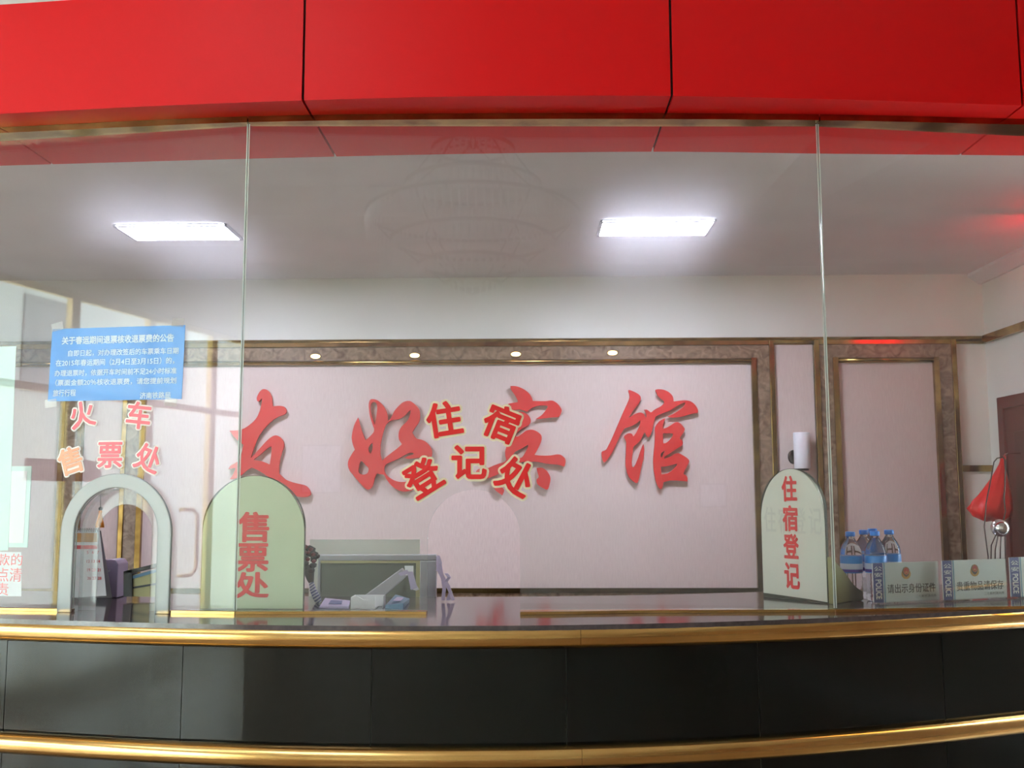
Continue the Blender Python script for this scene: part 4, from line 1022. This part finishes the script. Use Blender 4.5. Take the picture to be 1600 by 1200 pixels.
# glazed entrance
ys = [-4.3, -3.3, -2.25, -1.2, -.15, .9, 1.9]
for k, (a, c) in enumerate(zip(ys, ys[1:])):
    isdoor = k in (1, 2)
    t = bpy.data.objects.new(('door_%d' % k) if isdoor else ('window_%d' % (k+1)), None); C.objects.link(t); t.location = (-5.12, (a+c)/2, 0); t.matrix_world = T(t.location); t['kind'] = 'structure'
    bm = NB(); w_ = .05
    ztop = 2.3 if isdoor else 3.15
    for q in ((a, a+w_, 0, 3.15), (c-w_, c, 0, 3.15), (a+w_, c-w_, 3.1, 3.15), (a+w_, c-w_, 0, .12), (a+w_, c-w_, 2.28, 2.34)): box(bm, -5.15, -5.09, q[0], q[1], q[2], q[3])
    obj('frame', bm, M['doorgold'], t)
    bm = NB(); box(bm, -5.125, -5.115, a+w_, c-w_, .12, 3.1); obj('pane', bm, M['glass_plain'], t)
    if isdoor:
        yh = -2.97 if k == 1 else a+.5; sg = 1 if k == 1 else -1
        bm = NB(); tube(bm, [(-5.09, yh+sg*.2, .66), (-5.03, yh+sg*.2, .66), (-5.02, yh+sg*.08, .66), (-5.02, yh, .72), (-5.02, yh, 1.24), (-5.02, yh+sg*.08, 1.3), (-5.03, yh+sg*.2, 1.3), (-5.09, yh+sg*.2, 1.3)], .02, 10); obj('door_handle', bm, M['doorgold'], t)
bm = NB(); box(bm, -5.11, -5.106, -1.62, -.72, 1.56, 1.74)
tag(obj('door_banner', bm, M['banner'], loc=(-5.108, -1.2, 1.56)), 'red banner strip on the entrance glass, a faint reflection over the left arch', 'banner')
for nm_, x, z, w_, h_, lb in (('glowing_poster', 2.72, 1.42, .3, .26, 'small poster on the lobby back wall, made to glow as a pale reflection right of the arch'), ('glowing_poster', -2.05, 1.75, .45, .55, 'larger lit notice box on the lobby back wall, a pale reflection under \u53cb')):
    t = thing(nm_, lb, 'sign', (x, -6, z))
    bm = NB(); box(bm, x-w_/2-.02, x+w_/2+.02, -5.999, -5.96, z-h_/2-.02, z+h_/2+.02); obj('frame', bm, M['lgrey'], t)
    bm = NB(); box(bm, x-w_/2, x+w_/2, -5.959, -5.956, z-h_/2, z+h_/2); obj('glowing_face', bm, M['glowposter'], t)  # poster face glows to show up in the glass
# street outside
bm = NB(); box(bm, -40, -5.2, -25, 25, -.15, -.05); struct('ground', bm, M['street'])
t = thing('street_building', 'pale street building with a red banner, seen only as a reflection in the left glass', 'building', (-16, 0, -.05))
bm = NB(); box(bm, -20, -16, -22, 20, -.05, 9); obj('wall', bm, M['facade'], t)
for y in range(-14, 13, 3):
    bm = NB(); box(bm, -16.02, -15.95, y, y+1.5, 3.8, 6); obj('window', bm, M['dgrey'], t)
bm = NB(); box(bm, -15.94, -15.9, -9, 3, 2.2, 2.9); obj('red_banner', bm, M['banner'], t)
# lamps added to make up lobby light, kept out of the reflections
for i, (x, y) in enumerate(((-3.6, .8), (-3.6, -.1), (-1.9, .8), (-1.9, -.1))):
    t = thing('added_lobby_panel', 'added lobby ceiling light panel behind the viewer, out of view, brightening the lobby', 'ceiling light', (x, y, LZ), 'added lobby ceiling light panels')
    bm = NB(); box(bm, x-.6, x+.6, y-.3, y+.3, LZ-.012, LZ-.004); obj('diffuser', bm, M['addedlamp'], t)
    bm = NB(); box(bm, x-.63, x+.63, y-.33, y+.33, LZ-.004, LZ-.0005); obj('rim', bm, M['lgrey'], t)
# chandelier
cx, cy = -.2, -1.0
t = thing('crystal_chandelier', 'large tiered crystal chandelier seen as a faint reflection in the middle glass', 'chandelier', (cx, cy, LZ))
bm = NB(); lathe(bm, [(.02, 0), (.02, -.3)], (cx, cy, LZ), 12); lathe(bm, [(.16, -.001), (.14, -.04), (.03, -.06)], (cx, cy, LZ), 24); obj('ceiling_rod', bm, M['chand'], t)
for r_, z_, n_, h_ in ((.3, 4.0, 40, .14), (.5, 3.72, 60, .18), (.78, 3.5, 90, .22), (.6, 3.3, 70, .18), (.4, 3.12, 48, .14), (.2, 2.98, 24, .12)):
    bm = NB(); tube(bm, [(cx+r_*math.cos(a*PI/24), cy+r_*math.sin(a*PI/24), z_) for a in range(49)], .014, 8, False); obj('ring', bm, M['chand'], t)
    bm = NB()
    for i in range(n_):
        a = 2*PI*i/n_; x = cx+r_*math.cos(a); y = cy+r_*math.sin(a); w_ = r_*PI/n_*.62
        top_, m1, bt = Vector((x, y, z_-.012)), z_-h_*.3, Vector((x, y, z_-h_))
        rg = [bm.verts.new((x+w_*math.cos(q*PI/2+a), y+w_*math.sin(q*PI/2+a), m1)) for q in range(4)]
        vt, vb = bm.verts.new(top_), bm.verts.new(bt)
        for q in range(4): bm.faces.new((vt, rg[q], rg[(q+1) % 4])); bm.faces.new((vb, rg[(q+1) % 4], rg[q]))
    obj('crystal_drops', bm, M['crystal'], t)['kind'] = 'stuff'
bm = NB()
for k in range(6):
    a = k*PI/3
    tube(bm, [(cx, cy, 4.05), (cx+.3*math.cos(a), cy+.3*math.sin(a), 3.98), (cx+.5*math.cos(a), cy+.5*math.sin(a), 3.72), (cx+.78*math.cos(a), cy+.78*math.sin(a), 3.5), (cx+.6*math.cos(a), cy+.6*math.sin(a), 3.3), (cx+.2*math.cos(a), cy+.2*math.sin(a), 2.98), (cx, cy, 2.9)], .008, 6)
obj('arms', bm, M['chand'], t)
